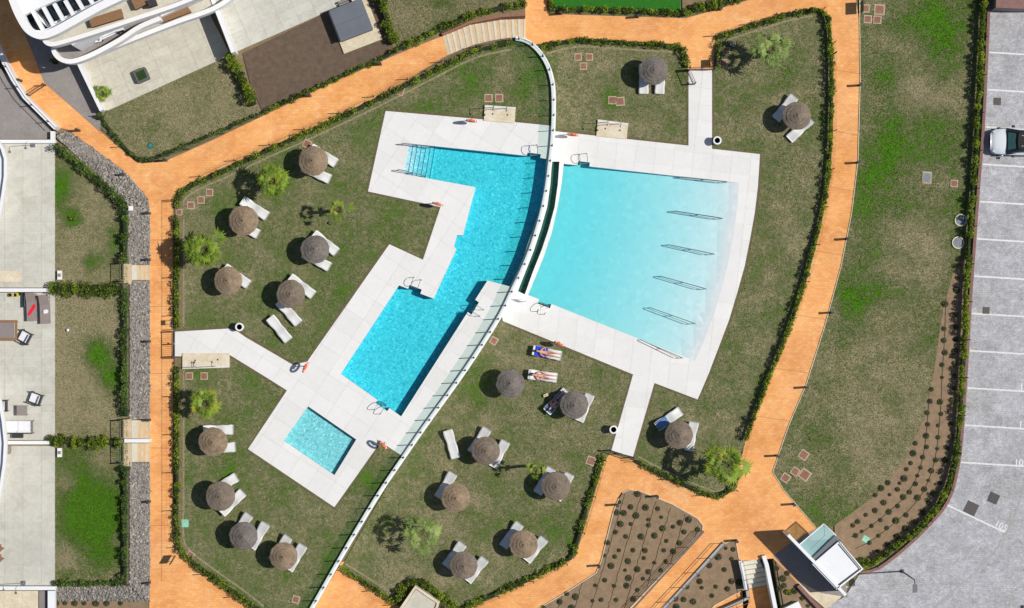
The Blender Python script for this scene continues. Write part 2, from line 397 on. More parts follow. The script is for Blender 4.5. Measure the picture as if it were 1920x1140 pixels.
def sheet(name, poly, z, mat, holes=(), depth=.04, parent=None, kind='structure', cell=None, green=None, **kw):
    bm = flat_bm(poly, holes, z)
    if cell:
        xs = [v.co.x for v in bm.verts]; ys = [v.co.y for v in bm.verts]
        for ax, lo, hi in ((0, min(xs), max(xs)), (1, min(ys), max(ys))):
            c = math.ceil(lo / cell) * cell
            while c < hi:
                no = (1, 0, 0) if ax == 0 else (0, 1, 0); co = (c, 0, 0) if ax == 0 else (0, c, 0)
                bmesh.ops.bisect_plane(bm, geom=bm.verts[:] + bm.edges[:] + bm.faces[:], plane_co=co, plane_no=no); c += cell
    nv = len(bm.verts)
    skirt(bm, depth)
    me = bpy.data.meshes.new(name); bm.to_mesh(me)
    if green is not None:
        s = PPM * CAMH / (CAMH - z)
        vals = [green(v.co.x * s + 960, 570 - v.co.y * s) for v in me.vertices]
        a = me.attributes.new('green', 'FLOAT', 'POINT'); a.data.foreach_set('value', vals)
    bm.free(); me.materials.append(mat)
    o = link(name, me, parent); tag(o, kind=kind if parent is None else None, **kw); return o
def tiles(parent, poly, z, mat, size, holes=(), ang=0, gap=.012, thick=.035, name='tile', cap=290, off=(0, 0)):
    """lay separate slabs over a polygon: every slab is a mesh of its own"""
    bm = flat_bm(poly, holes, z)
    rot = Matrix.Rotation(-ang, 4, 'Z'); bmesh.ops.transform(bm, matrix=rot, verts=bm.verts)
    xs = [v.co.x for v in bm.verts]; ys = [v.co.y for v in bm.verts]; lo = (min(xs), min(ys)); hi = (max(xs), max(ys))
    for ax in (0, 1):
        c = lo[ax] + off[ax]
        while c < hi[ax]:
            for d in (-gap / 2, gap / 2):
                no = (1, 0, 0) if ax == 0 else (0, 1, 0); co = (c + d, 0, 0) if ax == 0 else (0, c + d, 0)
                bmesh.ops.bisect_plane(bm, geom=bm.verts[:] + bm.edges[:] + bm.faces[:], plane_co=co, plane_no=no)
            c += size[ax]
    cells = {}
    for f in bm.faces:
        c = f.calc_center_median(); key = []
        for ax in (0, 1):
            t = (c[ax] - lo[ax] - off[ax]) / size[ax]; k = math.floor(t); fr = (t - k) * size[ax]
            if fr < gap / 2 or fr > size[ax] - gap / 2: key = None; break
            key.append(k)
        if key: cells.setdefault(tuple(key), []).append(f)
    inv = Matrix.Rotation(ang, 4, 'Z')
    items = sorted(cells.values(), key=lambda fs: -sum(f.calc_area() for f in fs))
    out = 0; rest = MB()
    for fs in items:
        idx = {}; vs = []; faces = []; ec = {}
        for f in fs:
            t = []
            for v in f.verts:
                if v.index not in idx or True:
                    k = (round(v.co.x, 5), round(v.co.y, 5))
                    if k not in idx: idx[k] = len(vs); vs.append(inv @ Vector((v.co.x, v.co.y, z)))
                    t.append(idx[k])
            faces.append(tuple(t))
            for a, b in zip(t, t[1:] + t[:1]):
                if (b, a) in ec: ec.pop((b, a))
                else: ec[(a, b)] = 1
        n = len(vs); dz = random.uniform(-.002, .002)
        allv = [(v.x, v.y, z + dz) for v in vs] + [(v.x, v.y, z - thick) for v in vs]
        fcs = faces + [(b, a, n + a, n + b) for a, b in ec]
        if out < cap:
            m = MB(); m.add(allv, fcs); m.build(name, mat, parent); out += 1
        else: rest.add(allv, fcs)
    if rest.v: tag(rest.build(name, mat, parent), kind='stuff')
    bm.free(); return out
def strip_pts(pts, w):
    L = []; Rr = []; n = len(pts)
    for i in range(n):
        a = Vector(pts[max(i - 1, 0)][:2]); b = Vector(pts[min(i + 1, n - 1)][:2]); d = (b - a).normalized()
        no = Vector((-d.y, d.x)); ww = w[i] if isinstance(w, (list, tuple)) else w; p = Vector(pts[i][:2])
        L.append(p + no * ww / 2); Rr.append(p - no * ww / 2)
    return L, Rr
def wall_mb(ptspx, w, z0, z1, mb=None):
    """a wall, kerb or painted line that follows a polyline; w in metres"""
    mb = mb or MB(); pw = pxs(ptspx, z1); L, Rr = strip_pts(pw, w); n = len(pw); vs = []
    for a, b in zip(L, Rr): vs += [(a.x, a.y, z0), (a.x, a.y, z1), (b.x, b.y, z1), (b.x, b.y, z0)]
    fs = []
    for i in range(n - 1):
        q = i * 4
        fs += [(q + 1, q, q + 4, q + 5), (q + 2, q + 1, q + 5, q + 6), (q + 3, q + 2, q + 6, q + 7)]
    fs += [(0, 1, 2, 3), ((n - 1) * 4 + 3, (n - 1) * 4 + 2, (n - 1) * 4 + 1, (n - 1) * 4)]
    mb.add(vs, fs); return mb
def along(pts, step, start=0.0):
    """points every step along a polyline (world), with headings"""
    out = []; acc = start
    for a, b in zip(pts[:-1], pts[1:]):
        d = b - a; L = d.length
        while acc <= L + 1e-6:
            out.append((a + d * (acc / L), math.atan2(d.y, d.x))); acc += step
        acc -= L
    return out
def smooth(pts, k=4):
    """Catmull-Rom through the points"""
    out = []; n = len(pts)
    for i in range(n - 1):
        p0, p1, p2, p3 = [np.array(pts[j], float) for j in (max(i - 1, 0), i, i + 1, min(i + 2, n - 1))]
        for s in range(k):
            t = s / k
            out.append(tuple(.5 * ((2 * p1) + (-p0 + p2) * t + (2 * p0 - 5 * p1 + 4 * p2 - p3) * t * t + (-p0 + 3 * p1 - 3 * p2 + p3) * t ** 3)))
    out.append(tuple(pts[-1])); return out

# ================================================================== GROUND, TERRACES, PATHS, LAWNS
WC = [(967, 72), (985, 76), (1003, 88), (1018, 106), (1030, 130), (1037, 160), (1038.5, 200), (1037.5, 240), (1035, 275), (1031.5, 305), (1026.5, 345), (1018.5, 388),
      (1008, 428), (995, 468), (979, 507), (963, 540), (940, 588), (905, 645), (860, 712), (800, 795), (757, 857), (708, 930), (648, 1030), (585, 1140), (560, 1183)]
MP = [(767, 269), (988, 292), (989, 286), (1014, 289), (1013, 296), (1024.5, 298), (1022, 330), (1017, 366), (1010, 398), (1001, 425), (991, 453), (982, 480), (970, 508), (956, 537),
      (914, 526), (891, 562), (898, 567), (884, 590), (877, 585), (752, 781), (730, 765), (726, 771), (704, 756), (708, 750), (639, 701), (748, 535), (765, 541.5), (768, 534),
      (791, 543), (788, 550.5), (813, 560), (856, 467), (851, 463), (857, 441), (868, 441), (892, 351), (757, 326)]
SQ = [(578, 762), (668, 824), (627, 891), (532, 826)]
RP = [(1057, 307), (1083, 309.7), (1084, 302), (1106, 304.5), (1105, 312), (1385, 343), (1382, 390), (1375, 440), (1366, 490), (1353, 540), (1338, 590), (1321, 635), (1303, 677),
      (1034, 570), (1031, 578), (1008, 569), (1011, 561), (990, 553), (1004, 520), (1020, 480), (1035, 435), (1046, 385), (1053, 345)]
TR = [(1035, 303), (1049, 303), (1046, 345), (1040, 388), (1028, 432), (1015, 470), (999, 510), (984, 552), (971, 546), (986, 508), (1001, 470), (1014, 430), (1026, 388), (1032, 345)]
STAIR_T = [(985, 30), (940, 33), (880, 45), (829, 68)]      # top-edge of the garden stairs, right to left
STAIR_B = [(985, 76), (965, 70), (900, 81), (838, 104)]
LOW = [(1384, 1052), (1450, 1047), (1475, 1200), (1395, 1200), (1392, 1110)]           # sunken landing behind the stairs

big = sheet('ground', [(-14000, -14000), (16000, -14000), (16000, 15000), (-14000, 15000)], -3.2, M['ground'], depth=.5, label='dry earth ground around the estate')
# lower grounds (right of the dividing wall)
sheet('lower_ground', [(-5000, -6000), (7000, -6000), (7000, 7000), (-5000, 7000)], ZR - .08, M['ground'], holes=[RP, TR, LOW], depth=1.2)
# upper terrace (left of the dividing wall)
UP = [(985, -900), (985, 28)] + STAIR_T[1:] + STAIR_B[1:][::-1] + WC + [(400, 1500), (-3000, 1500), (-3000, -900)]
UPz = [tuple(p) for p in UP]
sheet('upper_terrace_ground', UPz, ZL - .06, M['soil_edge'], holes=[MP, SQ], depth=ZL - ZR + .2)
# orange paths
PL = [(-60, -80), (-10, -80), (20, 0), (40, 50), (60, 95), (76, 138), (84, 156), (140, 205), (190, 248), (250, 300), (265, 307), (310, 302), (400, 262), (500, 214), (600, 166), (700, 121), (780, 87),
      (829, 68), (838, 104), (770, 146), (700, 184), (600, 233), (500, 277), (400, 322), (335, 354), (325, 374), (325, 1010), (345, 1044), (400, 1088), (475, 1142), (520, 1185), (280, 1185), (281, 400),
      (278, 372), (230, 318), (127, 243), (105, 238), (45, 180), (20, 125), (0, 85)]
sheet('orange_path', PL, ZL - .01, M['path'], depth=.04)
PR = [(985, -80), (1024, -80), (1026, 26), (1186, 31), (1285, 34), (1330, 22), (1420, -6), (1440, -80), (1602, -80), (1605, 0), (1611, 40), (1612, 150), (1608, 300), (1596, 400), (1576, 500), (1546, 610), (1511, 720), (1477, 800),
      (1448, 885), (1470, 920), (1530, 990), (1570, 1030), (1500, 1110), (1450, 1047), (1384, 1052), (1392, 1110), (1395, 1185), (600, 1185), (588, 1142),
      (640, 1054), (900, 1000), (985, 78), (985, 30)]
# path sheet under the lower lawns; lawns, beds and decks lie on top of it
sheet('orange_path', PR, ZR - .012, M['path'], holes=[RP, TR], depth=.04)

BL = [  # (x, y, rx, ry, amount)  greener and drier patches of turf
    (1740, 40, 70, 60, .62), (1800, 20, 30, 60, .25), (1655, 145, 32, 34, .6), (1770, 120, 40, 60, .25), (1665, 250, 40, 70, .5), (1745, 250, 55, 50, .48), (1640, 335, 60, 45, .45), (1690, 380, 50, 40, .25),
    (1625, 430, 40, 60, .3), (1600, 565, 35, 50, .6), (1645, 548, 26, 22, .5), (1790, 360, 25, 120, .28), (1735, 170, 70, 50, -.38), (1700, 72, 34, 24, -.3), (1690, 440, 50, 40, -.3), (1620, 690, 80, 90, -.12),
    (1520, 825, 50, 30, .3), (1590, 640, 30, 20, .2), (1560, 965, 60, 35, .3), (1740, 620, 30, 60, .2), (1680, 900, 60, 60, -.25), (1720, 780, 30, 80, -.25), (1620, 820, 60, 60, -.2), (1760, 500, 22, 60, -.2),
    (112, 350, 20, 42, 1.1), (136, 410, 15, 15, 1.3), (173, 492, 16, 18, .9), (183, 660, 24, 34, 1.25), (215, 450, 18, 40, .6), (212, 705, 24, 40, .95), (165, 950, 62, 80, 1.4), (195, 1035, 34, 50, .8),
    (128, 850, 34, 18, .6), (165, 600, 60, 60, -.1), (150, 770, 60, 60, -.1), (122, 1040, 22, 26, -.5), (120, 1080, 20, 12, .4), (210, 1010, 14, 16, -.6), (130, 905, 22, 20, -.5), (190, 865, 24, 14, -.35),
    (870, 150, 60, 60, .22), (1000, 130, 30, 60, .25), (760, 230, 60, 40, .2), (480, 240, 80, 30, -.12), (640, 560, 60, 120, .14), (700, 440, 80, 40, .14), (500, 330, 40, 30, .1), (560, 640, 60, 30, .15),
    (470, 760, 60, 40, .12), (460, 870, 90, 40, .15), (690, 920, 50, 50, .2), (620, 1090, 60, 60, .15), (420, 660, 50, 20, -.25), (345, 500, 14, 200, -.2), (600, 960, 80, 20, -.15), (1480, 120, 60, 60, .06),
    (1150, 187, 10, 14, .8), (1100, 130, 60, 40, -.14), (1230, 220, 40, 30, .06), (1290, 300, 40, 20, -.06), (880, 720, 50, 50, .16), (980, 980, 60, 90, .12), (760, 980, 60, 60, -.10), (1150, 700, 60, 60, .02),
    (1250, 740, 30, 20, -.1), (800, 1090, 120, 30, -.14), (1060, 1010, 30, 50, .1), (1400, 600, 40, 200, .02), (330, 200, 120, 60, -.1), (440, 265, 60, 14, -.3), (700, 170, 200, 12, -.1), (950, 95, 60, 10, -.15),
    (830, 8, 20, 8, .5), (860, 40, 30, 16, .25), (740, 20, 60, 40, -.1)]
for _x, _y in ((600, 310), (468, 418), (600, 476), (440, 533), (560, 562), (412, 829), (424, 930), (468, 1000), (540, 1040), (1030, 690), (1078, 765), (910, 848), (846, 930), (1040, 908), (981, 1020), (870, 1058), (1226, 155), (1490, 222), (1276, 812), (524, 625), (850, 838), (446, 640), (1150, 812), (1344, 272)):
    BL.append((_x, _y, 30, 26, -.13))
def greenf(base):
    def g(x, y):
        v = base
        for bx, by, rx, ry, a in BL:
            d = ((x - bx) / rx) ** 2 + ((y - by) / ry) ** 2
            if d < 4: v += a * math.exp(-d * 1.1)
        return v
    return g
LAWN_L = [(327, 380), (334, 356), (400, 324), (500, 279), (590, 239), (700, 187), (800, 136), (880, 96), (930, 82), (960, 76)] + WC + [(515, 1183), (480, 1146), (400, 1091), (347, 1046), (327, 1010)]
LAWN_R = [(972, 72)] + [(1000, 84), (1020, 80), (1060, 76), (1120, 76), (1200, 79), (1270, 83), (1287, 98), (1290, 130), (1338, 130), (1342, 72), (1400, 52), (1460, 33), (1540, 17), (1556, 30), (1562, 100), (1562, 250), (1556, 340), (1539, 430),
          (1503, 560), (1464, 650), (1428, 740), (1402, 810), (1388, 870), (1382, 915), (1345, 938), (1290, 915), (1186, 862), (1145, 850), (1134, 862), (1105, 960), (1078, 1046), (1000, 1087), (880, 1142), (800, 1183), (780, 1160), (740, 1130), (640, 1064)] + WC[20:3:-1]
LAWN_F = [(1612, -80), (1845, -80), (1845, 0), (1838, 150), (1830, 300), (1820, 400), (1812, 480), (1790, 500), (1768, 580), (1752, 690), (1735, 780), (1695, 865), (1640, 930), (1565, 985), (1545, 995), (1530, 989), (1470, 919), (1449, 885), (1478, 800), (1512, 720), (1547, 610), (1577, 500), (1597, 400), (1609, 300), (1613, 150), (1612, 40)]
LAWN_T1 = [(188, 240), (200, 207), (430, 105), (460, 150), (490, 215), (400, 258), (310, 297), (265, 303), (250, 296)]
LAWN_T2 = [(715, -80), (985, -80), (985, 4), (960, 10), (900, 30), (830, 60), (750, 92), (728, 60), (715, 10)]
LAWN_T3 = [(1030, -80), (1420, -80), (1410, 0), (1330, 20), (1285, 31), (1186, 28), (1030, 23)]
LAWN_G1 = [(103, 270), (150, 300), (200, 344), (232, 375), (240, 400), (240, 540), (103, 540)]
LAWN_G2 = [(103, 540), (240, 540), (240, 827), (103, 827)]
LAWN_G3 = [(103, 827), (240, 827), (240, 1097), (103, 1097)]
GF = {}
def lawn(poly, z, base, holes=(), cell=.55):
    GF[id(poly)] = greenf(base)
    return sheet('lawn', poly, z, M['lawn'], holes=holes, depth=.07, cell=cell, green=GF[id(poly)])
lawn(LAWN_L, ZL + .015, .45, [MP, SQ]); lawn(LAWN_R, ZR + .015, .38, [RP, TR]); lawn(LAWN_F, ZR + .015, .33)
lawn(LAWN_T1, ZL + .015, .22); lawn(LAWN_T2, ZL + .015, .15); 
# villa garden terrace, raised
GAR = [(-3000, 262), (105, 262), (150, 298), (200, 344), (232, 375), (241, 400), (241, 1098), (103, 1098), (103, 1500), (-3000, 1500)]
sheet('garden_terrace_ground', GAR, ZG - .05, M['soil_edge'], depth=ZG + .2)
lawn(LAWN_G1, ZG, .12); lawn(LAWN_G2, ZG, .08); lawn(LAWN_G3, ZG, .12)
sheet('artificial_turf', [(1036, -80), (1275, -80), (1276, 20), (1186, 26), (1036, 19)], ZR + .03, M['turf_fake'], depth=.05)
sheet('soil_strip', [(1276, -80), (1420, -80), (1404, 0), (1330, 20), (1280, 30)], ZR + .02, M['soil_edge'], depth=.05)
# soil beds
BED1 = [(1160, 935), (1167, 924), (1180, 918), (1200, 921), (1260, 945), (1308, 972), (1318, 985), (1316, 1000), (1180, 1142), (1150, 1185), (980, 1185), (1010, 1141), (1060, 1112), (1118, 1074), (1128, 1050), (1150, 960)]
BED2 = [(1372, 1013), (1380, 1016), (1387, 1055), (1396, 1105), (1340, 1135), (1300, 1185), (1200, 1185), (1240, 1141), (1355, 1022)]
BED3 = [(1790, 500), (1812, 480), (1806, 600), (1802, 700), (1795, 800), (1784, 880), (1758, 940), (1700, 1008), (1640, 1053), (1612, 1062), (1600, 1045), (1565, 1000), (1565, 985), (1640, 930), (1695, 865), (1735, 780), (1752, 690), (1768, 580)]
BED4 = [(1455, 1052), (1500, 1098), (1545, 1150), (1560, 1185), (1478, 1185)]
for b in (BED1, BED2, BED3, BED4): sheet('planting_bed_soil', b, ZR + .02, M['soil'], depth=.06)
sheet('bare_soil', [(455, 100), (640, 10), (640, -80), (712, -80), (712, 10), (722, 60), (740, 92), (700, 112), (600, 158), (492, 208), (470, 160)], ZL + .01, M['soil_brown'], depth=.05)
# strips of trodden soil along some hedges
sheet('soil_strip', [(327, 376), (341, 372), (343, 1012), (352, 1040), (405, 1082), (482, 1140), (480, 1146), (400, 1091), (347, 1046), (327, 1010)], ZL + .022, M['soil_edge'], depth=.03)

# rubble slope between the path and the villa gardens
def rubble(L, Rr, zl, zr, k):
    vs = []; fs = []
    for a, b in zip(L, Rr): vs += [P(*a, zl), P(*b, zr)]
    for i in range(len(L) - 1): fs.append((2 * i, 2 * i + 1, 2 * i + 3, 2 * i + 2))
    m = MB(); m.add(vs, fs); o = m.build('rubble_slope', M['rubble']); tag(o, kind='structure', label='grey rubble slope beside the orange path')
    V = []; F = []; T = []; base = 0
    cube = np.array([(x, y, z) for x in (-1, 1) for y in (-1, 1) for z in (-1, 1)], float)
    cf = np.array([(0, 1, 3, 2), (4, 6, 7, 5), (0, 4, 5, 1), (2, 3, 7, 6), (0, 2, 6, 4), (1, 5, 7, 3)])
    segs = []
    for i in range(len(L) - 1):
        a, b, c, d = P(*L[i], zl), P(*Rr[i], zr), P(*Rr[i + 1], zr), P(*L[i + 1], zl)
        segs.append((a, b, c, d, ((a - b).length + (c - d).length) / 2 * ((a - d).length + (b - c).length) / 2))
    for a, b, c, d, ar in segs:
        for _ in range(int(ar * k)):
            u, v = random.random(), random.random()
            p = (a * (1 - u) + b * u) * (1 - v) + (d * (1 - u) + c * u) * v
            s = random.uniform(.028, .07); q = cube + rng.normal(0, .28, cube.shape)
            q *= np.array([s * random.uniform(.8, 1.4), s * random.uniform(.7, 1.1), s * random.uniform(.5, .8)])
            an = random.uniform(0, 6.28); ca, sa = math.cos(an), math.sin(an)
            q = np.stack([q[:, 0] * ca - q[:, 1] * sa + p.x, q[:, 0] * sa + q[:, 1] * ca + p.y, q[:, 2] + p.z + s * .3], 1)
            V.append(q); F.append(cf + base); base += 8; T.append(np.full(8, random.random() ** 1.4))
    me = np_mesh('stones', np.concatenate(V), np.concatenate(F), M['rock'], np.concatenate(T))
    so = link('rubble_stones', me, o); tag(so, kind='stuff')
rubble([(105, 256), (149, 297), (203, 345), (238, 380), (241, 496)], [(128, 244), (230, 318), (278, 372), (281, 400), (281, 496)], ZG - .03, .0, 62)
rubble([(243, 526), (243, 786)], [(281, 526), (281, 786)], ZG - .03, 0, 62)
rubble([(243, 866), (243, 1098)], [(281, 866), (281, 1127)], ZG - .03, 0, 62)
rubble([(106, 1100), (247, 1098)], [(106, 1127), (281, 1127)], .45, 0.05, 62)

# white decks with their slabs
DL = [(723, 208), (906, 224), (966, 229), (1037.5, 236)] + WC[8:21] + [(707, 824), (707, 838), (627, 951), (465, 842), (538, 732), (500, 708), (430, 665), (342, 668), (328, 668), (328, 622), (430, 616), (446, 622), (460, 632),
      (515, 664), (549, 684), (576, 678), (730, 458), (793, 487), (826, 388), (690, 359)]
RD = [(1040, 246), (1118, 254.5), (1291, 273), (1291, 130), (1335, 130), (1335, 279), (1425, 289), (1421, 350), (1415, 400), (1406, 450), (1396, 500), (1382, 550), (1367, 600), (1348, 650), (1329, 700), (1308, 749), (1227, 718), (1187, 856),
      (1146, 846), (1187, 702), (943, 602)] + WC[16:7:-1]
d1 = sheet('pool_deck', DL, ZL + .03, M['joint'], holes=[MP, SQ], depth=.08)
tiles(d1, DL, ZL + .05, M['deck'], (1.45, 1.45), [MP, SQ], ang=R(-33), gap=.007, thick=.02, name='slab')
d2 = sheet('pool_deck', RD, ZR + .03, M['joint'], holes=[RP, TR], depth=.08)
tiles(d2, RD, ZR + .05, M['deck'], (1.3, 1.1), [RP, TR], ang=R(-6.5), gap=.007, thick=.02, name='slab')

# ------------------------------------------------------------------ pools
def basin(name, poly, ztop, depthf, mat, cell=None, floor_holes=()):
    bm = flat_bm(poly, (), ztop); bmesh.ops.delete(bm, geom=bm.faces[:], context='FACES_ONLY')
    m = MB(); pw = pxs(poly, ztop); n = len(pw)
    if sum(a.x * b.y - b.x * a.y for a, b in zip(pw, pw[1:] + pw[:1])) < 0: pw.reverse()
    fl = flat_bm(poly, (), ztop)
    if cell:
        xs = [v.co.x for v in fl.verts]; ys = [v.co.y for v in fl.verts]
        for ax, lo, hi in ((0, min(xs), max(xs)), (1, min(ys), max(ys))):
            c = lo + cell
            while c < hi:
                no = (1, 0, 0) if ax == 0 else (0, 1, 0); co = (c, 0, 0) if ax == 0 else (0, c, 0)
                bmesh.ops.bisect_plane(fl, geom=fl.verts[:] + fl.edges[:] + fl.faces[:], plane_co=co, plane_no=no); c += cell
    s = PPM * CAMH / (CAMH - ztop)
    be = [(e.verts[0], e.verts[1], e.link_faces[0]) for e in fl.edges if len(e.link_faces) == 1]
    dp = {v: depthf(v.co.x * s + 960, 570 - v.co.y * s) for v in fl.verts}
    vs = []; fs = []
    fl.verts.index_update()
    vs = [(v.co.x, v.co.y, ztop - dp[v]) for v in fl.verts]; fs = [tuple(v.index for v in f.verts) for f in fl.faces]
    nb = len(vs)
    for a, b, f in be:
        k = len(vs); vs += [(a.co.x, a.co.y, ztop), (b.co.x, b.co.y, ztop)]; fs.append((a.index, b.index, k + 1, k))
    m.add(vs, fs); o = m.build(name, mat); fl.free(); bm.free(); tag(o, kind='structure'); return o
def offset_poly(poly, z, d):
    pts = [Vector((p.x, p.y)) for p in pxs(poly, z)]
    if sum(a.x * b.y - b.x * a.y for a, b in zip(pts, pts[1:] + pts[:1])) < 0: pts.reverse()
    out = []; n = len(pts)
    for i in range(n):
        a, b, c = pts[i - 1], pts[i], pts[(i + 1) % n]
        n1 = Vector(((b - a).y, -(b - a).x)).normalized(); n2 = Vector(((c - b).y, -(c - b).x)).normalized()
        nn = (n1 + n2); k = max(.35, nn.length / 2); nn.normalize(); out.append(b + nn * d / k)
    return out
def water(name, poly, z, zw, zb, mat, label):
    m = MB(); m.prism(offset_poly(poly, z, .03), zb, zw, bottom=True)
    o = m.build(name, mat); bm = bmesh.new(); bm.from_mesh(o.data); bmesh.ops.remove_doubles(bm, verts=bm.verts, dist=1e-5)
    bmesh.ops.recalc_face_normals(bm, faces=bm.faces); bm.to_mesh(o.data); bm.free()
    tag(o, kind='structure', label=label); return o
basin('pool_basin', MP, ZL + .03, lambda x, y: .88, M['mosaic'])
water('pool_water', MP, ZL + .03, ZL - .04, ZL - .95, M['water_deep'], 'blue water of the large angular pool')
basin('pool_basin', SQ, ZL + .03, lambda x, y: .42, M['mosaic_sq'])
water('pool_water', SQ, ZL + .03, ZL - .04, ZL - .5, M['water'], 'pale blue water of the small square pool')
def interp(tab, y):
    for (y0, x0), (y1, x1) in zip(tab[:-1], tab[1:]):
        if y0 <= y <= y1: return x0 + (x1 - x0) * (y - y0) / (y1 - y0)
    return tab[0][1] if y < tab[0][0] else tab[-1][1]
LT = [(307, 1057), (345, 1053), (385, 1046), (435, 1035), (480, 1020), (520, 1004), (553, 990), (677, 960)]
RT = [(300, 1388), (343, 1385), (390, 1382), (440, 1375), (490, 1366), (540, 1353), (590, 1338), (635, 1321), (677, 1303)]
def rdepth(x, y):
    l, r = interp(LT, y), interp(RT, y); u = (x - l) / (r - l)
    return -.018 + .13 * min(1, max(0, 1 - u) * 14) + .66 * max(0, min(1, (1 - u) * 1.1)) ** 1.1
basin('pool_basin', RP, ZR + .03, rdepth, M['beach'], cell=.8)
m = MB(); z = ZR - .02
water('pool_water', RP, ZR + .03, ZR - .015, ZR - .95, M['water'], 'shallow turquoise water of the beach entry pool')
basin('overflow_channel', TR, ZR + .03, lambda x, y: .45, M['trough'])
water('channel_water', TR, ZR + .03, ZR - .12, ZR - .5, M['water'], 'dark green water in the curved overflow channel')
# submerged steps of the large pool
st = empty('pool_steps', P(785, 300, -1.35), label='six submerged white steps at the left end of the large pool', cat='steps')
st['category'] = 'steps'
for i in range(6):
    x0 = 8 * i; f = lambda y, x: (x, y)
    a, b = (767 + x0, 269 + x0 * .1), (757 + x0, 326 + x0 * .18); c, d = (767 + x0 + 8.4, 269 + x0 * .1 + .9), (757 + x0 + 8.4, 326 + x0 * .18 + 1.4)
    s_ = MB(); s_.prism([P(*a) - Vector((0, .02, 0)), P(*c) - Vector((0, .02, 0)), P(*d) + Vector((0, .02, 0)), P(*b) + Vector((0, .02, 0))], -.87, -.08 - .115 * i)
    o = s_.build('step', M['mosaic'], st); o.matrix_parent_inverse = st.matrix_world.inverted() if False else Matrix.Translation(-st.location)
    s_ = MB(); c2, d2 = (c[0] - 1.6, c[1]), (d[0] - 1.6, d[1])
    s_.prism([P(*c2) - Vector((0, .03, 0)), P(*c) - Vector((-.004, .03, 0)), P(*d) + Vector((.004, .03, 0)), P(*d2) + Vector((0, .03, 0))], -.12 - .115 * i, -.075 - .115 * i)
    n_ = s_.build('step_edge', M['nosing'], o)
# ------------------------------------------------------------------ dividing wall with its glass fence
dw = empty('dividing_wall', (0, 0, 0), label='long curved white retaining wall between the two pool levels', cat='wall')
WS = smooth(WC, 3)
wall_mb(WS, .24, ZR - .1, ZL + .22).build('wall', M['white'], dw)
wall_mb(WS, .28, ZL + .223, ZL + .27).build('coping', M['coping'], dw)
gf = empty('glass_fence', (0, 0, 0), label='frameless green tinted glass fence with dark posts on the curved wall', cat='fence')
pts = along(pxs(WS, ZL + .27), 1.02, .2)
post = MB(); post.box((0, 0, .56), (.045, .045, 1.12)); post.box((0, 0, .012), (.12, .10, .024)); post_me = post.mesh('post', M['dark'])
pan = MB(); pan.box((.5, 0, .56), (.93, .014, 1.0)); pan_me = pan.mesh('glass_panel', M['glass'])
rl = MB()
for i, (p, a) in enumerate(pts):
    if p.y < -21: break
    o = link('post', post_me, gf, (p.x, p.y, ZL + .27), a)
    if i + 1 < len(pts):
        q = pts[i + 1][0]; d = q - p; o = link('glass_panel', pan_me, gf, (p.x, p.y, ZL + .27), math.atan2(d.y, d.x)); o.scale.x = d.length
# white kerb of the overflow channel and rims are part of the deck slabs

# ------------------------------------------------------------------ garden stairs at the top
gs = empty('garden_stairs', (0, 0, 0), label='long curved flight of pale sand coloured steps in the path', cat='stairs')
def lerp_poly(pts, t):
    t = max(0, min(.99999, t)); n = len(pts) - 1; L = [math.dist(a, b) for a, b in zip(pts[:-1], pts[1:])]; tt = t * sum(L)
    for i in range(n):
        if tt <= L[i]: k = tt / L[i]; return (pts[i][0] * (1 - k) + pts[i + 1][0] * k, pts[i][1] * (1 - k) + pts[i + 1][1] * k)
        tt -= L[i]
    return pts[-1]
NS = 14
sT, sB = smooth(STAIR_T, 4), smooth(STAIR_B, 4)
for i in range(NS):
    t0, t1 = i / NS, (i + 1) / NS; z = ZR + (ZL - ZR) * (i + 1) / NS - .004
    q = [P(*lerp_poly(sT, t0), z), P(*lerp_poly(sT, t1 - .002), z), P(*lerp_poly(sB, t1 - .002), z), P(*lerp_poly(sB, t0), z)]
    s_ = MB(); s_.prism(q, ZR - .1, z - .02); o = s_.build('step', M['step'], gs)
    s_ = MB(); q = [P(*lerp_poly(sT, t0 - .004 if i else 0), z), P(*lerp_poly(sT, t0 + .021), z), P(*lerp_poly(sB, t0 + .021), z), P(*lerp_poly(sB, t0 - .004 if i else 0), z)]
    s_.prism(q, z - .0195, z + .004); s_.build('step_edge', M['step_w'], o)
wall_mb([(985, 27), (940, 30), (880, 42), (829, 65)], .16, ZR, ZL + .25).build('side_wall', M['cover_red'], gs)

# ------------------------------------------------------------------ car park
CP = [(1860, -300), (1855, 0), (1853, 100), (1846, 240), (1838, 340), (1830, 450), (1822, 560), (1815, 680), (1807, 800), (1798, 880), (1780, 940), (1745, 985), (1700, 1028), (1650, 1066), (1612, 1076),
      (1585, 1118), (1545, 1140), (1520, 1185), (1500, 1400), (3200, 1400), (3200, -300)]
cp = sheet('car_park', CP, ZR + .0, M['carpark'], depth=.05, label='grey stamped concrete car park')
KB = smooth([(1856, -60), (1855, 0), (1851, 100), (1844, 240), (1836, 340), (1828, 450), (1820, 560), (1813, 680), (1805, 800), (1796, 880), (1778, 940), (1742, 985), (1697, 1028), (1648, 1065), (1612, 1075)], 3)
kb = wall_mb(KB, .20, ZR - .05, ZR + .14).build('kerb', M['kerb']); tag(kb, label='red brown kerb curving round the car park', kind='structure')
gt = wall_mb(smooth([(1928, 860), (1915, 930), (1895, 985), (1868, 1030), (1830, 1072), (1785, 1110), (1740, 1150)], 3), .14, ZR, ZR + .006).build('drain_channel', M['gutter']); tag(gt, kind='structure', label='shallow curved concrete gutter across the car park')
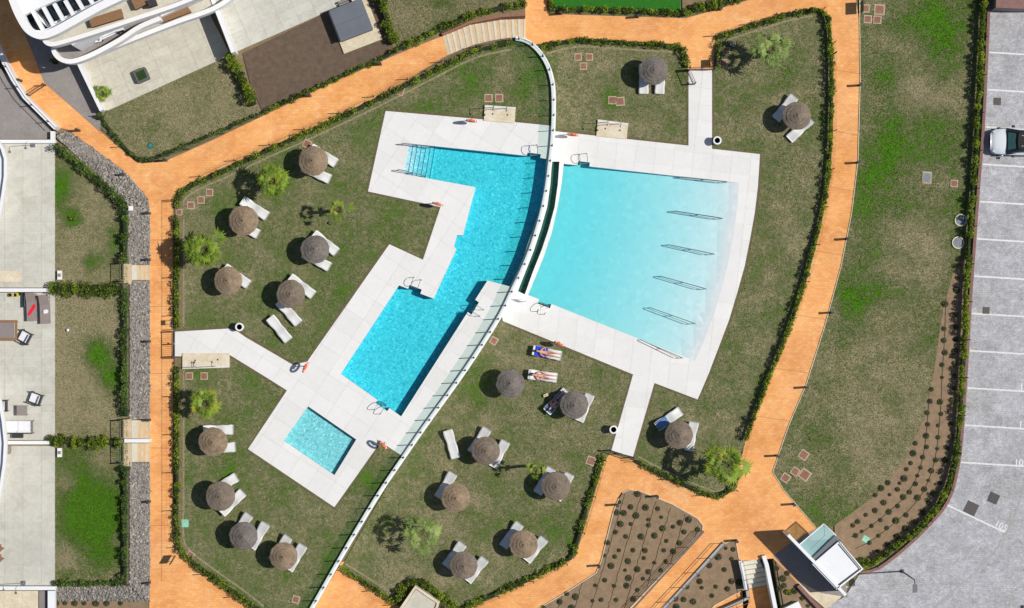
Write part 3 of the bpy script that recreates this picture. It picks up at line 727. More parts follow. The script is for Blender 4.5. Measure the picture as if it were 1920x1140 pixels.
for i in range(13):
    yl, yr = 98 + 70 * i - .15 * i * i * .06, 102.5 + 70.1 * i
    if i == 12: break
    xl = [x for x, y in KB if abs(y - yl) < 40]; 
    xl = interp(sorted([(y, x) for x, y in KB[:40]]), yl) + 4
    L_ = wall_mb([(xl, yl), (2010, yl + (2010 - xl) * .062)], .11, ZR, ZR + .005).build('bay_line', M['paint'], cp)
L_ = wall_mb([(1776, 947), (1884, 998)], .11, ZR, ZR + .005).build('bay_line', M['paint'], cp)
def text(body, loc, rz, size, mat, parent, name='bay_number'):
    c = bpy.data.curves.new(name, 'FONT'); c.body = body; c.size = size; c.extrude = .0015; c.offset = .012; c.materials.append(mat)
    tmp = bpy.data.objects.new(name, c); COL.objects.link(tmp); dg = bpy.context.evaluated_depsgraph_get(); dg.update()
    me = bpy.data.meshes.new_from_object(tmp.evaluated_get(dg)); bpy.data.objects.remove(tmp)
    me.materials.clear(); me.materials.append(mat)
    o = link(name, me, parent, loc, rz); return o
text('105', P(1863, 986, ZR + .008), R(-25.5), .62, M['paint'], cp)
for s_, x, y in (('109', 1901, 872.5), ('113', 1909, 801), ('114', 1911, 730.5)):
    text(s_, P(x, y, ZR + .008), R(-3.6), .62, M['paint'], cp)

# control joints cut across the orange path
JIN = [(100, 1562), (250, 1562), (340, 1557), (430, 1540), (560, 1504), (650, 1465), (740, 1429), (810, 1403)]; JOUT = [(40, 1611), (150, 1612), (300, 1608), (400, 1596), (500, 1576), (610, 1546), (720, 1511), (800, 1477), (885, 1448)]
pj = bpy.data.objects['orange_path.001']
for y in (130, 245, 350, 470, 590, 690, 780):
    wall_mb([(interp(JIN, y), y), (interp(JOUT, y + 9), y + 9)], .018, ZR - .03, ZR - .008).build('joint', M['iron'], pj)
pj = bpy.data.objects['orange_path']
for y in (450, 575, 700, 840, 985): wall_mb([(281.5, y), (325, y)], .018, ZL - .03, ZL - .006).build('joint', M['iron'], pj)
wall_mb([(303, 374), (303, 1090)], .018, ZL - .03, ZL - .006).build('joint', M['iron'], pj)

def outline(pts, z, w, h, mat, name, lab, closed=True):
    q = list(pts) + ([pts[0], pts[1]] if closed else [])
    o = wall_mb(q, w, z - .03, z + h).build(name, mat); tag(o, lab, kind='structure'); return o
M['rim_soil'] = m_concrete('worn_soil_rim', (.20, .15, .09), (.12, .10, .05), scale=3, rough=.95)
il = DL.index((707, 824)); outline(DL[il:] + DL[:4], ZL, .34, .030, M['rim_soil'], 'soil_rim', 'worn brown soil rim along the upper pool deck', False)
outline([(1045, 246), (1118, 254.5), (1291, 273), (1291, 131)], ZR, .34, .030, M['rim_soil'], 'soil_rim', 'worn brown soil rim beside the top walkway', False)
outline([(1335, 131)] + RD[5:18] + [(1146, 846), (1187, 702), (950, 604)], ZR, .34, .030, M['rim_soil'], 'soil_rim', 'worn brown soil rim along the lower pool deck', False)
for b, n in ((BED1, 'large triangular bed'), (BED2, 'small triangular bed')): outline(b, ZR, .05, .07, M['tray'], 'bed_edging', 'thin pale concrete edging of the ' + n)
outline([(1612, -60), (1612, 40), (1613, 150), (1609, 300), (1597, 400), (1577, 500), (1547, 610), (1512, 720), (1478, 800), (1449, 885), (1470, 919), (1530, 989)], ZR, .045, .045, M['tray'], 'path_edging', 'thin pale concrete edging of the far right lawn', False)

# ================================================================== STRUCTURES: PATIOS, VILLAS, BOOTH, RAMP
# patios of the left villas
PA = [[(-60, 269), (103, 269), (103, 539), (-60, 539)], [(-60, 549), (103, 549), (103, 825), (-60, 825)], [(-60, 836), (103, 836), (103, 1097), (-60, 1097)]]
for k, p in enumerate(PA):
    b = sheet('patio', p, ZG + .0, M['joint'], depth=.06); tiles(b, p, ZG + .03, M['patio'], (1.22, .61) if k != 1 else (1.22, .61), gap=.01, name='tile', cap=280, thick=.03)
b = sheet('patio', [(-60, 1108), (72, 1108), (72, 1200), (-60, 1200)], ZG, M['joint'], depth=.06); tiles(b, [(-60, 1108), (72, 1108), (72, 1200), (-60, 1200)], ZG + .03, M['tray'], (1.2, 1.2), gap=.01)
GP = [(-60, 20), (0, 128), (22, 150), (46, 192), (95, 240), (95, 261), (-60, 261)]
b = sheet('grey_terrace', GP, ZG + .0, M['slab'], depth=.3, )
# upper villa ground: grey pavers and patios
NP = [(18, -80), (20, 0), (40, 50), (60, 95), (76, 138), (84, 156), (140, 205), (186, 246), (192, 232), (186, 208), (148, 122), (100, 60), (200, -80)]
sheet('grey_paving', NP, ZL + .01, M['slab'], depth=.04)
PT1 = [(148, 122), (188, 206), (203, 207), (432, 103), (385, 10), (300, -20), (120, 60)]
PT2 = [(400, -80), (405, 5), (441, 98), (640, 10), (640, -80)]
b = sheet('patio', PT1, ZL + .03, M['joint'], depth=.06); tiles(b, PT1, ZL + .06, M['patio2'], (1.2, .6), ang=R(24), gap=.01, thick=.03)
b = sheet('patio', PT2, ZL + .03, M['joint'], depth=.06); tiles(b, PT2, ZL + .06, M['patio'], (1.2, .6), ang=R(24), gap=.01, thick=.03)
def wall(name, pts, w, z0, z1, label, mat='white', cat='wall', **kw):
    o = wall_mb(pts, w, z0, z1).build(name, M[mat]); tag(o, label, cat, **kw); return o
wall('garden_wall', [(-40, 40), (-8, 85), (8, 118), (24, 148), (46, 182), (104, 240)], .28, ZL - .05, ZG + .45, 'white garden wall running diagonally beside the orange path')
wall('garden_wall', [(98, 246), (98, 262)], .24, ZG, ZG + .45, 'short white wall piece joining the diagonal and the level wall')
wall('garden_wall', [(-60, 265), (103, 265)], .22, ZG, ZG + .45, 'white party wall above the topmost left patio')
wall('garden_wall', [(-60, 544), (92, 544)], .24, ZG, ZG + .5, 'white party wall beside the red towel loungers')
wall('garden_wall', [(8, 830), (92, 830)], .22, ZG, ZG + .5, 'white party wall beside the outdoor sofa')
wall('garden_wall', [(-60, 1103), (104, 1103)], .24, ZG, ZG + .5, 'white party wall under the lowest left patio')
wall('garden_wall', [(96, 1108), (96, 1200)], .46, ZG, ZG + .5, 'wide white wall at the bottom left corner')
wall('garden_wall', [(80, 1108), (80, 1200)], .5, ZG, ZG + .12, 'low dark strip at the bottom left corner', 'taupe')  # low dark strip left of the wide white wall
wall('patio_wall', [(147, 118), (190, 207)], .24, ZL, ZL + 1.0, 'low white wall on the left side of the upper villa patio')
wall('patio_wall', [(395, -10), (437, 98)], .26, ZL, ZL + 1.9, 'white partition wall between the two upper villa patios')
# glass railings seen as posts on the diagonal wall
f = empty('balustrade', (0, 0, 0), label='thin dark post railing on the white diagonal wall', cat='railing')
for p, a in along(pxs([(8, 118), (24, 148), (46, 182), (104, 240)], ZG + .45), 1.55, .3):
    m = MB(); m.box((0, 0, .45), (.04, .04, .9)); m.build('post', M['dark'], f, p, a)
wall_mb([(8, 118), (24, 148), (46, 182), (104, 240)], .035, ZG + 1.33, ZG + 1.36).build('rail', M['dark'], f)

# villa with curved balconies, top left corner
v = empty('white_villa', (0, 0, 0), label='white three storey villa with curved stacked balconies in the top left corner', cat='building')
def band(outer, z, h, t, name, mat='white', close=False, fl=None, flz=None, flmat='patio2'):
    o = wall_mb(smooth(outer, 4), t, z - h, z).build(name, M[mat], v)
    c = wall_mb(smooth(outer, 4), t + .06, z + .002, z + .05).build('coping', M['coping'], o)
    return o
RC = [(40, -80), (22, -20), (27, 8), (42, 40), (56, 58), (76, 66), (98, 60), (122, 48), (185, 13), (240, -14), (300, -50)]
RB = [(83, 74), (86, 79), (96, 83), (116, 79), (175, 61), (250, 36), (330, 9), (400, -20)]
RA = [(99, 89), (104, 102), (116, 112), (134, 115), (156, 109), (185, 96), (225, 74), (262, 50), (300, 34)]
RA2 = [(160, 108), (200, 92), (260, 68), (330, 41), (400, 16), (440, -10)]
zA, zB, zC = 4.0, 7.2, 10.8
band(RC, zC, .9, .42, 'roof_parapet'); band(RB, zB, 1.0, .20, 'balcony_parapet'); band(RA, zA, 1.0, .24, 'balcony_parapet'); band(RA2, zA - 1.4, .9, .24, 'balcony_parapet')
def slab(poly, z, t, mat, name='floor_slab', holes=()):
    bm = flat_bm(poly, holes, z); skirt(bm, t); me = bpy.data.meshes.new(name); bm.to_mesh(me); bm.free(); me.materials.append(M[mat]); o = link(name, me, v); KIDS.setdefault(v.name, []).append(o); return o
PERG = [(45, 24), (52, 42), (62, 56), (76, 57), (92, 52), (122, 36), (165, 12), (200, -8), (190, -40), (90, 4)]
slab([(42, -80), (24, -15), (29, 8), (43, 38), (57, 56), (76, 63), (97, 58), (121, 46), (184, 11), (240, -16), (300, -60), (300, -80)], zC - .75, .45, 'white', holes=[PERG])
slab([(95, -80), (60, 10), (84, 76), (96, 81), (116, 77), (175, 59), (250, 34), (330, 7), (400, -22), (400, -80)], zB - .95, .35, 'patio2')
slab([(140, -60), (110, 80), (101, 88), (106, 100), (117, 110), (134, 113), (156, 107), (185, 94), (225, 72), (262, 48), (300, 30), (300, -60)], zA - .95, .3, 'slab')
slab([(160, 60), (162, 106), (200, 90), (260, 66), (330, 39), (400, 14), (440, -12), (440, -60), (200, -60)], zA - 2.2, .3, 'patio2')
# walls of the storeys
for (poly, z0, z1) in (([(60, -80), (62, 20), (90, 50), (180, 5), (260, -30), (300, -80)], zB - .9, zC - 2.35), ([(120, -80), (118, 60), (135, 85), (230, 30), (330, -20), (400, -80)], zA - 1, zB - 1.2), ([(150, -80), (160, 80), (240, 60), (370, 0), (440, -30), (440, -80)], ZL, zA - 1.2)):
    m = MB(); m.prism([P(x, y, z1) for x, y in poly], z0, z1); m.build('storey_wall', M['white'], v)
wall_mb([(300, -80), (260, -30), (180, 5), (90, 50), (62, 20), (60, -80)], .2, zC - 2.35, zC - 1.2).build('storey_wall', M['white'], v)
m = MB(); m.prism([P(x, y, zC - 2.2) for x, y in PERG], zC - 2.3, zC - 2.2); m.build('skylight_glass', M['glass_dark'], v)
for i in range(6):
    x, y = 60 + i * 20.5, 19 - i * 6.2; x2, y2 = x + 20, y + 37 - i * .6
    wall_mb([(x, y), (x2, y2)], .24, zC - 1.1, zC - .72).build('roof_beam', M['white'], v)
wall_mb([(40, 26), (88, 4), (200, -44)], .25, zC - 1.15, zC - .68).build('roof_beam', M['white'], v)
def planter(poly, z, h, label, mat='wood'):
    o = empty('planter_bench', P(*poly[0], z), label=label, cat='bench')
    inv = Matrix.Translation(-o.location); a, b, c, d = [P(*q, z + h) for q in poly]
    n = 6
    for i in range(n):
        t0, t1 = i / n, (i + .92) / n
        m = MB(); m.prism([a.lerp(d, t0) - o.location, b.lerp(c, t0) - o.location, b.lerp(c, t1) - o.location, a.lerp(d, t1) - o.location], h - .05, h); m.build('board', M[mat], o)
    m = MB(); k = [q - o.location for q in (a, b, c, d)]; cc = sum(k, Vector()) / 4; m.prism([cc + (q - cc) * .96 for q in k], 0, h - .055); m.build('box', M['post'], o)
    return o
planter([(166, 35), (227, 16), (231, 33), (172, 51)], zB - .93, .5, 'brown wooden planter bench on the middle balcony of the white villa')
planter([(243, -6), (272, -14), (277, 6), (254, 18)], zB - .93, .5, 'brown wooden bench at the top edge of the picture on the middle balcony')
planter([(294, 29), (350, 10), (359, 22), (303, 43)], zA - 2.17, .45, 'long brown wooden bench on the lowest balcony of the white villa')
m = MB(); m.box((0, 0, .35), (.5, .4, .5)); g = empty('grill', P(288, 8, zB - .9), R(20), label='small black grill box on the middle balcony', cat='grill'); m.build('body', M['black'], g)
m = MB(); m.box((0, .02, .63), (.54, .44, .06)); m.build('lid', M['dark'], g)
for dx in (-.2, .2):
    for dy in (-.15, .15): m = MB(); m.box((dx, dy, .05), (.05, .05, .1)); m.build('leg', M['dark'], g)
# balcony furniture group (white table and chairs)
tb = empty('balcony_table', P(205, 62, zA - .92), R(24), label='white slatted table set behind the lower curved balcony parapet', cat='table')
for i in range(6): m = MB(); m.box((0, -.3 + i * .12, .72), (1.3, .09, .03)); m.build('slat', M['cloth_w'], tb)
for sx in (-.55, .55):
    for sy in (-.28, .28): m = MB(); m.box((sx, sy, .35), (.05, .05, .7)); m.build('leg', M['dark'], tb)
for i, (x, y, a) in enumerate(((186, 74, 10), (183, 66, 60), (228, 56, 200))):
    c = empty('balcony_chair', P(x, y, zA - .92), R(a), label=['white balcony chair nearest the curved corner', 'white balcony chair behind the slatted table end', 'white balcony chair at the right end of the slatted table'][i], cat='chair')
    m = MB(); m.box((0, 0, .44), (.45, .45, .05)); m.build('seat', M['cloth_w'], c); m = MB(); m.box((0, .22, .7), (.45, .05, .45)); m.build('backrest', M['dark'], c)
    for sx in (-.19, .19):
        for sy in (-.19, .19): m = MB(); m.box((sx, sy, .21), (.04, .04, .42)); m.build('leg', M['dark'], c)

# roof slabs of the left villas that reach into the picture
for lab, pl in (('white curved roof edge of the upper left villa', [(-90, 262), (-4, 266), (4, 278), (10, 298), (10, 330), (6, 360), (0, 395), (-8, 430), (-90, 440)]),
                ('white curved roof edge of the lower left villa', [(-90, 690), (-10, 720), (0, 755), (6, 790), (10, 830), (8, 870), (2, 910), (-8, 960), (-90, 970)])):
    h = empty('villa_wing', (0, 0, 0), label=lab, cat='building')
    m = MB(); m.prism([P(x, y, 4.2) for x, y in pl], 3.9, 4.2); m.build('roof', M['white'], h)
    m = MB(); m.prism([P(x - 26, y, 3.9) for x, y in pl], ZG, 3.9); m.build('wall', M['white'], h)
    wall_mb(pl[1:-1], .2, 4.203, 4.5).build('parapet', M['coping'], h)

# hot tub under its cover, on a pale base
hb = empty('hot_tub', P(665, 45, .0), R(21), label='square covered hot tub with grey vinyl lid in the brown garden', cat='hot tub')
m = MB(); m.box((0, -.15, .06), (2.75, 2.95, .14)); m.build('base_slab', M['tray'], hb)
m = MB(); m.box((-.1, .2, .5), (2.2, 2.1, .75)); m.build('tub_body', M['dark'], hb)
m = MB(); m.box((-.1, .74, .94), (2.3, 1.09, .11)); m.build('cover_half', M['cover_tub'], hb); m = MB(); m.box((-.1, -.36, .94), (2.3, 1.09, .11)); m.build('cover_half', M['cover_tub'], hb)
hs = empty('tub_steps', P(648, 10, .0), R(21), label='small grey slatted step unit beside the hot tub', cat='steps')
for i in range(4): m = MB(); m.box((0, -.25 + i * .17, .2 + .06 * i), (.8, .14, .04)); m.build('slat', M['taupe'], hs)
m = MB(); m.box((0, 0, .1), (.74, .66, .18)); m.build('frame', M['dark'], hs)
bx = empty('white_box', P(666, 3, 0), R(20), label='small white cabinet at the top edge beside the hot tub', cat='cabinet')
m = MB(); m.box((0, 0, .3), (.3, .3, .6)); m.build('body', M['white'], bx); m = MB(); m.box((0, 0, .615), (.36, .36, .03)); m.build('lid', M['tray'], bx)
# entrance hut roof at the bottom centre
sk = empty('stair_skylight', (0, 0, 0), label='cream framed skylight box between the hedges at the bottom centre', cat='skylight')
zz = ZR + .9
wall_mb([(750, 1145), (779, 1101), (822, 1130), (808, 1170), (750, 1170)], .22, ZR, zz).build('frame', M['tray'], sk)
m = MB(); m.prism([P(x, y, zz - .12) for x, y in ((752, 1148), (780, 1105), (818, 1131), (804, 1168), (752, 1168))], ZR, zz - .12); m.build('glass_pane', M['patio2'], sk)

# ------------------------------------------------------------------ guard booth with glass canopy
bo = empty('guard_booth', (0, 0, 0), label='small booth with flat white roof and glass canopy beside the car park', cat='building')
zr = ZR + 2.5
roof = [(1523, 1058), (1574, 1014), (1619, 1067), (1569, 1106)]
m = MB(); m.prism([P(x, y, zr) for x, y in roof], zr - .28, zr); m.build('roof', M['white'], bo)
ins = [(1527.5, 1058.5), (1573.5, 1019), (1613, 1066.5), (1569, 1101)]
def pr(poly, z0, z1, name, mat, parent=bo):
    m = MB(); m.prism([P(x, y, z1) for x, y in poly], z0, z1); return m.build(name, M[mat], parent)
wall_mb([(1575, 1016), (1616.5, 1066.5), (1569, 1103.5)], .07, zr + .001, zr + .10).build('roof_edge', M['white'], bo)
wall_mb([(1572.5, 1020.5), (1611.5, 1066.8), (1568, 1100)], .06, zr + .001, zr + .05).build('dark_roof_line', M['dark'], bo)  # dark line just inside the raised roof edge
pr([(1526, 1056), (1570, 1018), (1612, 1066), (1568, 1100)], ZR, zr - .3, 'walls', 'white')
pr([(1518, 1051), (1566, 1004), (1574, 1013), (1524, 1057)], zr - .5, zr - .2, 'fascia', 'cover_tub')
cg = pr([(1497, 1023), (1545, 982), (1568, 1004), (1519, 1050)], zr - .42, zr - .40, 'glass_canopy', 'glass2')
wall_mb([(1497, 1023), (1545, 982), (1568, 1004)], .06, zr - .44, zr - .38).build('canopy_frame', M['coping'], bo)
wall_mb([(1545, 982), (1547, 1004), (1520, 1030)], .02, zr - .4, zr - .38).build('canopy_joint', M['steel'], bo)
wall('booth_wall', [(1478, 1003), (1532, 1059), (1586, 1116)], .20, ZR, ZR + 2.6, 'long white wall blade beside the guard booth')
b = sheet('booth_paving', [(1480, 1020), (1540, 985), (1572, 1005), (1590, 1120), (1540, 1112), (1495, 1088), (1450, 1042)], ZR + .016, M['slab'], depth=.04)
b = sheet('booth_paving', [(1495, 1086), (1545, 1080), (1590, 1100), (1575, 1122), (1548, 1142), (1500, 1100)], ZR + .010, M['tray'], depth=.04)
wall('kerb_wall', [(1497, 1098), (1545, 1150), (1570, 1185)], .26, ZR, ZR + .35, 'red brown low wall running down from the booth paving', 'kerb')
bb = empty('block_seat', P(1482, 1148, ZR), R(26), label='white block at the bottom edge right of the stairs', cat='block')
m = MB(); m.box((0, 0, .25), (1.5, 1.0, .5)); m.build('body', M['white'], bb); m = MB(); m.box((0, 0, .52), (1.56, 1.06, .04)); m.build('top', M['coping'], bb)

# ------------------------------------------------------------------ sunken stairs, walls, ramp rails
ss = empty('sunken_stairs', (0, 0, 0), label='six pale steps going down beside the planting bed at the bottom', cat='stairs')
for i in range(6):
    t0, t1 = i / 6, (i + 1) / 6; z = ZR - .17 * (i + 1) + .0
    a, b_ = Vector((1391, 1053)), Vector((1424, 1048)); c, d = Vector((1404, 1105)), Vector((1445, 1097))
    q = [a.lerp(c, t0), b_.lerp(d, t0), b_.lerp(d, t1), a.lerp(c, t1)]
    m = MB(); m.prism([P(x.x, x.y, z) for x in q], ZR - 1.6, z); so = m.build('step', M['step_w'], ss)
    m = MB(); m.prism([P(x.x, x.y, z) for x in (q[3].lerp(q[0], .16), q[2].lerp(q[1], .16), q[2], q[3])], z - .01, z + .004); m.build('step_edge', M['taupe'], so)
b = sheet('sunken_landing', [(1403, 1103), (1447, 1095), (1462, 1200), (1380, 1200), (1404, 1130)], ZR - 1.05, M['path'], depth=.1)
wall('retaining_wall', [(1432, 1042), (1438, 1060), (1446, 1100), (1456, 1150), (1462, 1200)], .26, ZR - 1.5, ZR + .35, 'white retaining wall right of the sunken stairs')
wall('retaining_wall', [(1388, 1052), (1394, 1078), (1399, 1106)], .2, ZR - 1.5, ZR + .7, 'short white wall left of the sunken stairs')
wall('retaining_wall', [(1401, 1108), (1402, 1122), (1372, 1136), (1340, 1150), (1300, 1190)], .16, ZR - 1.5, ZR + .5, 'grey bent wall below the sunken stairs', 'gutter')
def railing(pts, z, h, step, label, mids=(.5,), mat='dark', r=.022, name='handrail'):
    f = empty(name, (0, 0, 0), label=label, cat='railing'); pw = pxs(pts, z)
    for p, a in along(pw, step, .05): m = MB(); m.tube([(0, 0, 0), (0, 0, h)], r, 5); m.build('post', M[mat], f, p)
    for k in (1.0,) + tuple(mids):
        m = MB(); m.tube([(p.x, p.y, z + h * k) for p in pw], r * (1 if k == 1 else .7), 5); m.build('rail', M[mat], f)
    return f
railing([(1318, 994), (1250, 1068), (1182, 1142), (1150, 1178)], ZR, 1.0, 1.5, 'dark handrail with two rails beside the large triangular bed', (.3, .55, .78), 'steel_rail')
railing([(1357, 1018), (1300, 1080), (1240, 1144), (1205, 1182)], ZR + .15, 1.0, 1.35, 'dark handrail with two rails beside the small triangular bed', (.7,), 'steel_rail')
wall('ramp_kerb', [(1358, 1018), (1300, 1082), (1243, 1144), (1207, 1184)], .20, ZR - .05, ZR + .15, 'pale kerb wall along the ramp beside the small bed', 'gutter')
railing([(1392, 1052), (1398, 1080), (1403, 1108), (1404, 1126), (1370, 1140)], ZR + .2, .8, 1.2, 'dark handrail bending round the sunken stairs', (), 'steel_rail')

# ------------------------------------------------------------------ entry steps to the gardens
for lab, y0, y1 in (('pale entry steps to the upper left garden', 497, 525), ('pale entry steps above the white divider', 788, 822), ('pale entry steps below the white divider', 831, 866)):
    e = empty('entry_steps', (0, 0, 0), label=lab, cat='steps')
    for i in range(4):
        z = .02 + .165 * (4 - i) * 1.0; x0, x1 = 247 + i * 8.6, 247 + (i + 1) * 8.6 - .4
        m = MB(); m.prism([P(x, y, z) for x, y in ((x0, y0), (x1, y0), (x1, y1), (x0, y1))], -.05, z); m.build('step', M['step' if i else 'step_w'], e)
    m = MB(); m.prism([P(x, y, .7) for x, y in ((232, y0 - 2 if y0 < 800 else y0), (246.6, y0 - 2 if y0 < 800 else y0), (246.6, y1 + (8 if y0 != 788 else 0)), (232, y1 + (8 if y0 != 788 else 0)))], .1, .71); m.build('landing', M['step'], e)
wall('step_divider', [(233, 826.5), (280, 826.5)], .24, -.05, .8, 'white divider wall between two pairs of entry steps')

nb = empty('storage_building', (0, 0, 0), label='brown topped low building at the top right corner above the car park', cat='building')
g0 = [P(x, y, ZR) for x, y in ((1862, -70), (1858, 20), (1905, 22), (2060, 21), (2060, -70))]
m = MB(); m.prism(g0, ZR, ZR + 1.3); m.build('wall', M['taupe'], nb); m = MB(); m.prism([q + Vector((0, 0, 0)) for q in g0], ZR + 1.305, ZR + 1.4); m.build('roof', M['kerb'], nb)

# ================================================================== HEDGES AND FENCES
def leaf_cloud(pts, size, tint, up=.5):
    """pts (n,3): one bent leaf (2 triangles) at each point"""
    n = len(pts); a = rng.normal(size=(n, 3)); a[:, 2] *= up; a /= np.linalg.norm(a, axis=1)[:, None]
    b = np.cross(a, rng.normal(size=(n, 3))); b /= np.linalg.norm(b, axis=1)[:, None]
    s = size * rng.uniform(.6, 1.35, n)[:, None]
    v = np.stack([pts - a * s, pts + b * s * .55, pts + a * s, pts - b * s * .55], 1).reshape(-1, 3)
    f = np.arange(n * 4).reshape(n, 4)
    return v, f, np.repeat(tint, 4)
def hedge(ptsx, w, h, z, label, name='hedge', mat='leaf', dens=330, leaf=.055, gaps=.12, cat='hedge', lump=.42):
    """w in metres, h height; a row of shrubs with gaps and lumps"""
    if h >= .95 and z != ZG: w *= .78; dens *= 1.3
    pw = [Vector(p) for p in pxs(ptsx, z)]; L = sum((b - a).length for a, b in zip(pw[:-1], pw[1:]))
    o = empty(name, tuple(pw[0]), label=label, cat=cat)
    P_ = []; T_ = []; core = MB(); s = 0
    while s < L:
        # one shrub
        sp = lump * random.uniform(.8, 1.2); r = w / 2 * random.uniform(.62, 1.3); hh = h * random.uniform(.6, 1.2)
        if random.random() < gaps: r *= .55; hh *= .6
        acc = s; p = pw[-1]; d = (pw[-1] - pw[-2])
        for a, b in zip(pw[:-1], pw[1:]):
            l = (b - a).length
            if acc <= l: p = a.lerp(b, acc / l); d = b - a; break
            acc -= l
        d.normalize(); no = Vector((-d.y, d.x, 0)); c = p + no * random.uniform(-.12, .12) * w - pw[0]
        n = int(dens * sp * w * (h + w * .8) * 1.9)
        u = rng.normal(size=(n, 3)); u /= np.linalg.norm(u, axis=1)[:, None]; u[:, 2] = np.abs(u[:, 2]) * 1.0
        rad = rng.uniform(.62, 1.12, n)[:, None]
        q = u * rad * np.array([r * 1.05, r * 1.05, 0]) + u * rad * np.array([0, 0, hh * .62]) 
        al = u[:, 1] * rad[:, 0] * sp * .58; lt = u[:, 0] * rad[:, 0] * r
        q[:, 0] = c.x + d.x * al - d.y * lt; q[:, 1] = c.y + d.y * al + d.x * lt; q[:, 2] += hh * .36
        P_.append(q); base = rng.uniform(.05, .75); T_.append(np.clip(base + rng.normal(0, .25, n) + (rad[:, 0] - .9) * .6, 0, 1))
        s += sp
    v, f, t = leaf_cloud(np.concatenate(P_), leaf, np.concatenate(T_))
    me = np_mesh('foliage', v, f, M[mat], t); lo = link('foliage', me, o)
    core.tube([tuple(q - pw[0] + Vector((0, 0, h * .36))) for q in pw], [w * .26 * random.uniform(.85, 1.1) for q in pw], 6); core.build('twigs', M['core'], o); return o
Q = ZL
def edge_strip(pts, off, z, lab, w=.13):
    pw = smooth(pts, 3); out = []
    for i in range(len(pw)):
        a, b = Vector(pw[max(i - 1, 0)]), Vector(pw[min(i + 1, len(pw) - 1)]); d = (b - a).normalized(); q = Vector(pw[i]) + Vector((-d.y, d.x)) * off; out.append((q.x, q.y))
    o = wall_mb(out, w, z - .03, z + .035).build('border_strip', M['border']); tag(o, lab, kind='structure')
M['border'] = simple('dry_border_edging', (.27, .235, .14), .95, .4, 6, .6)
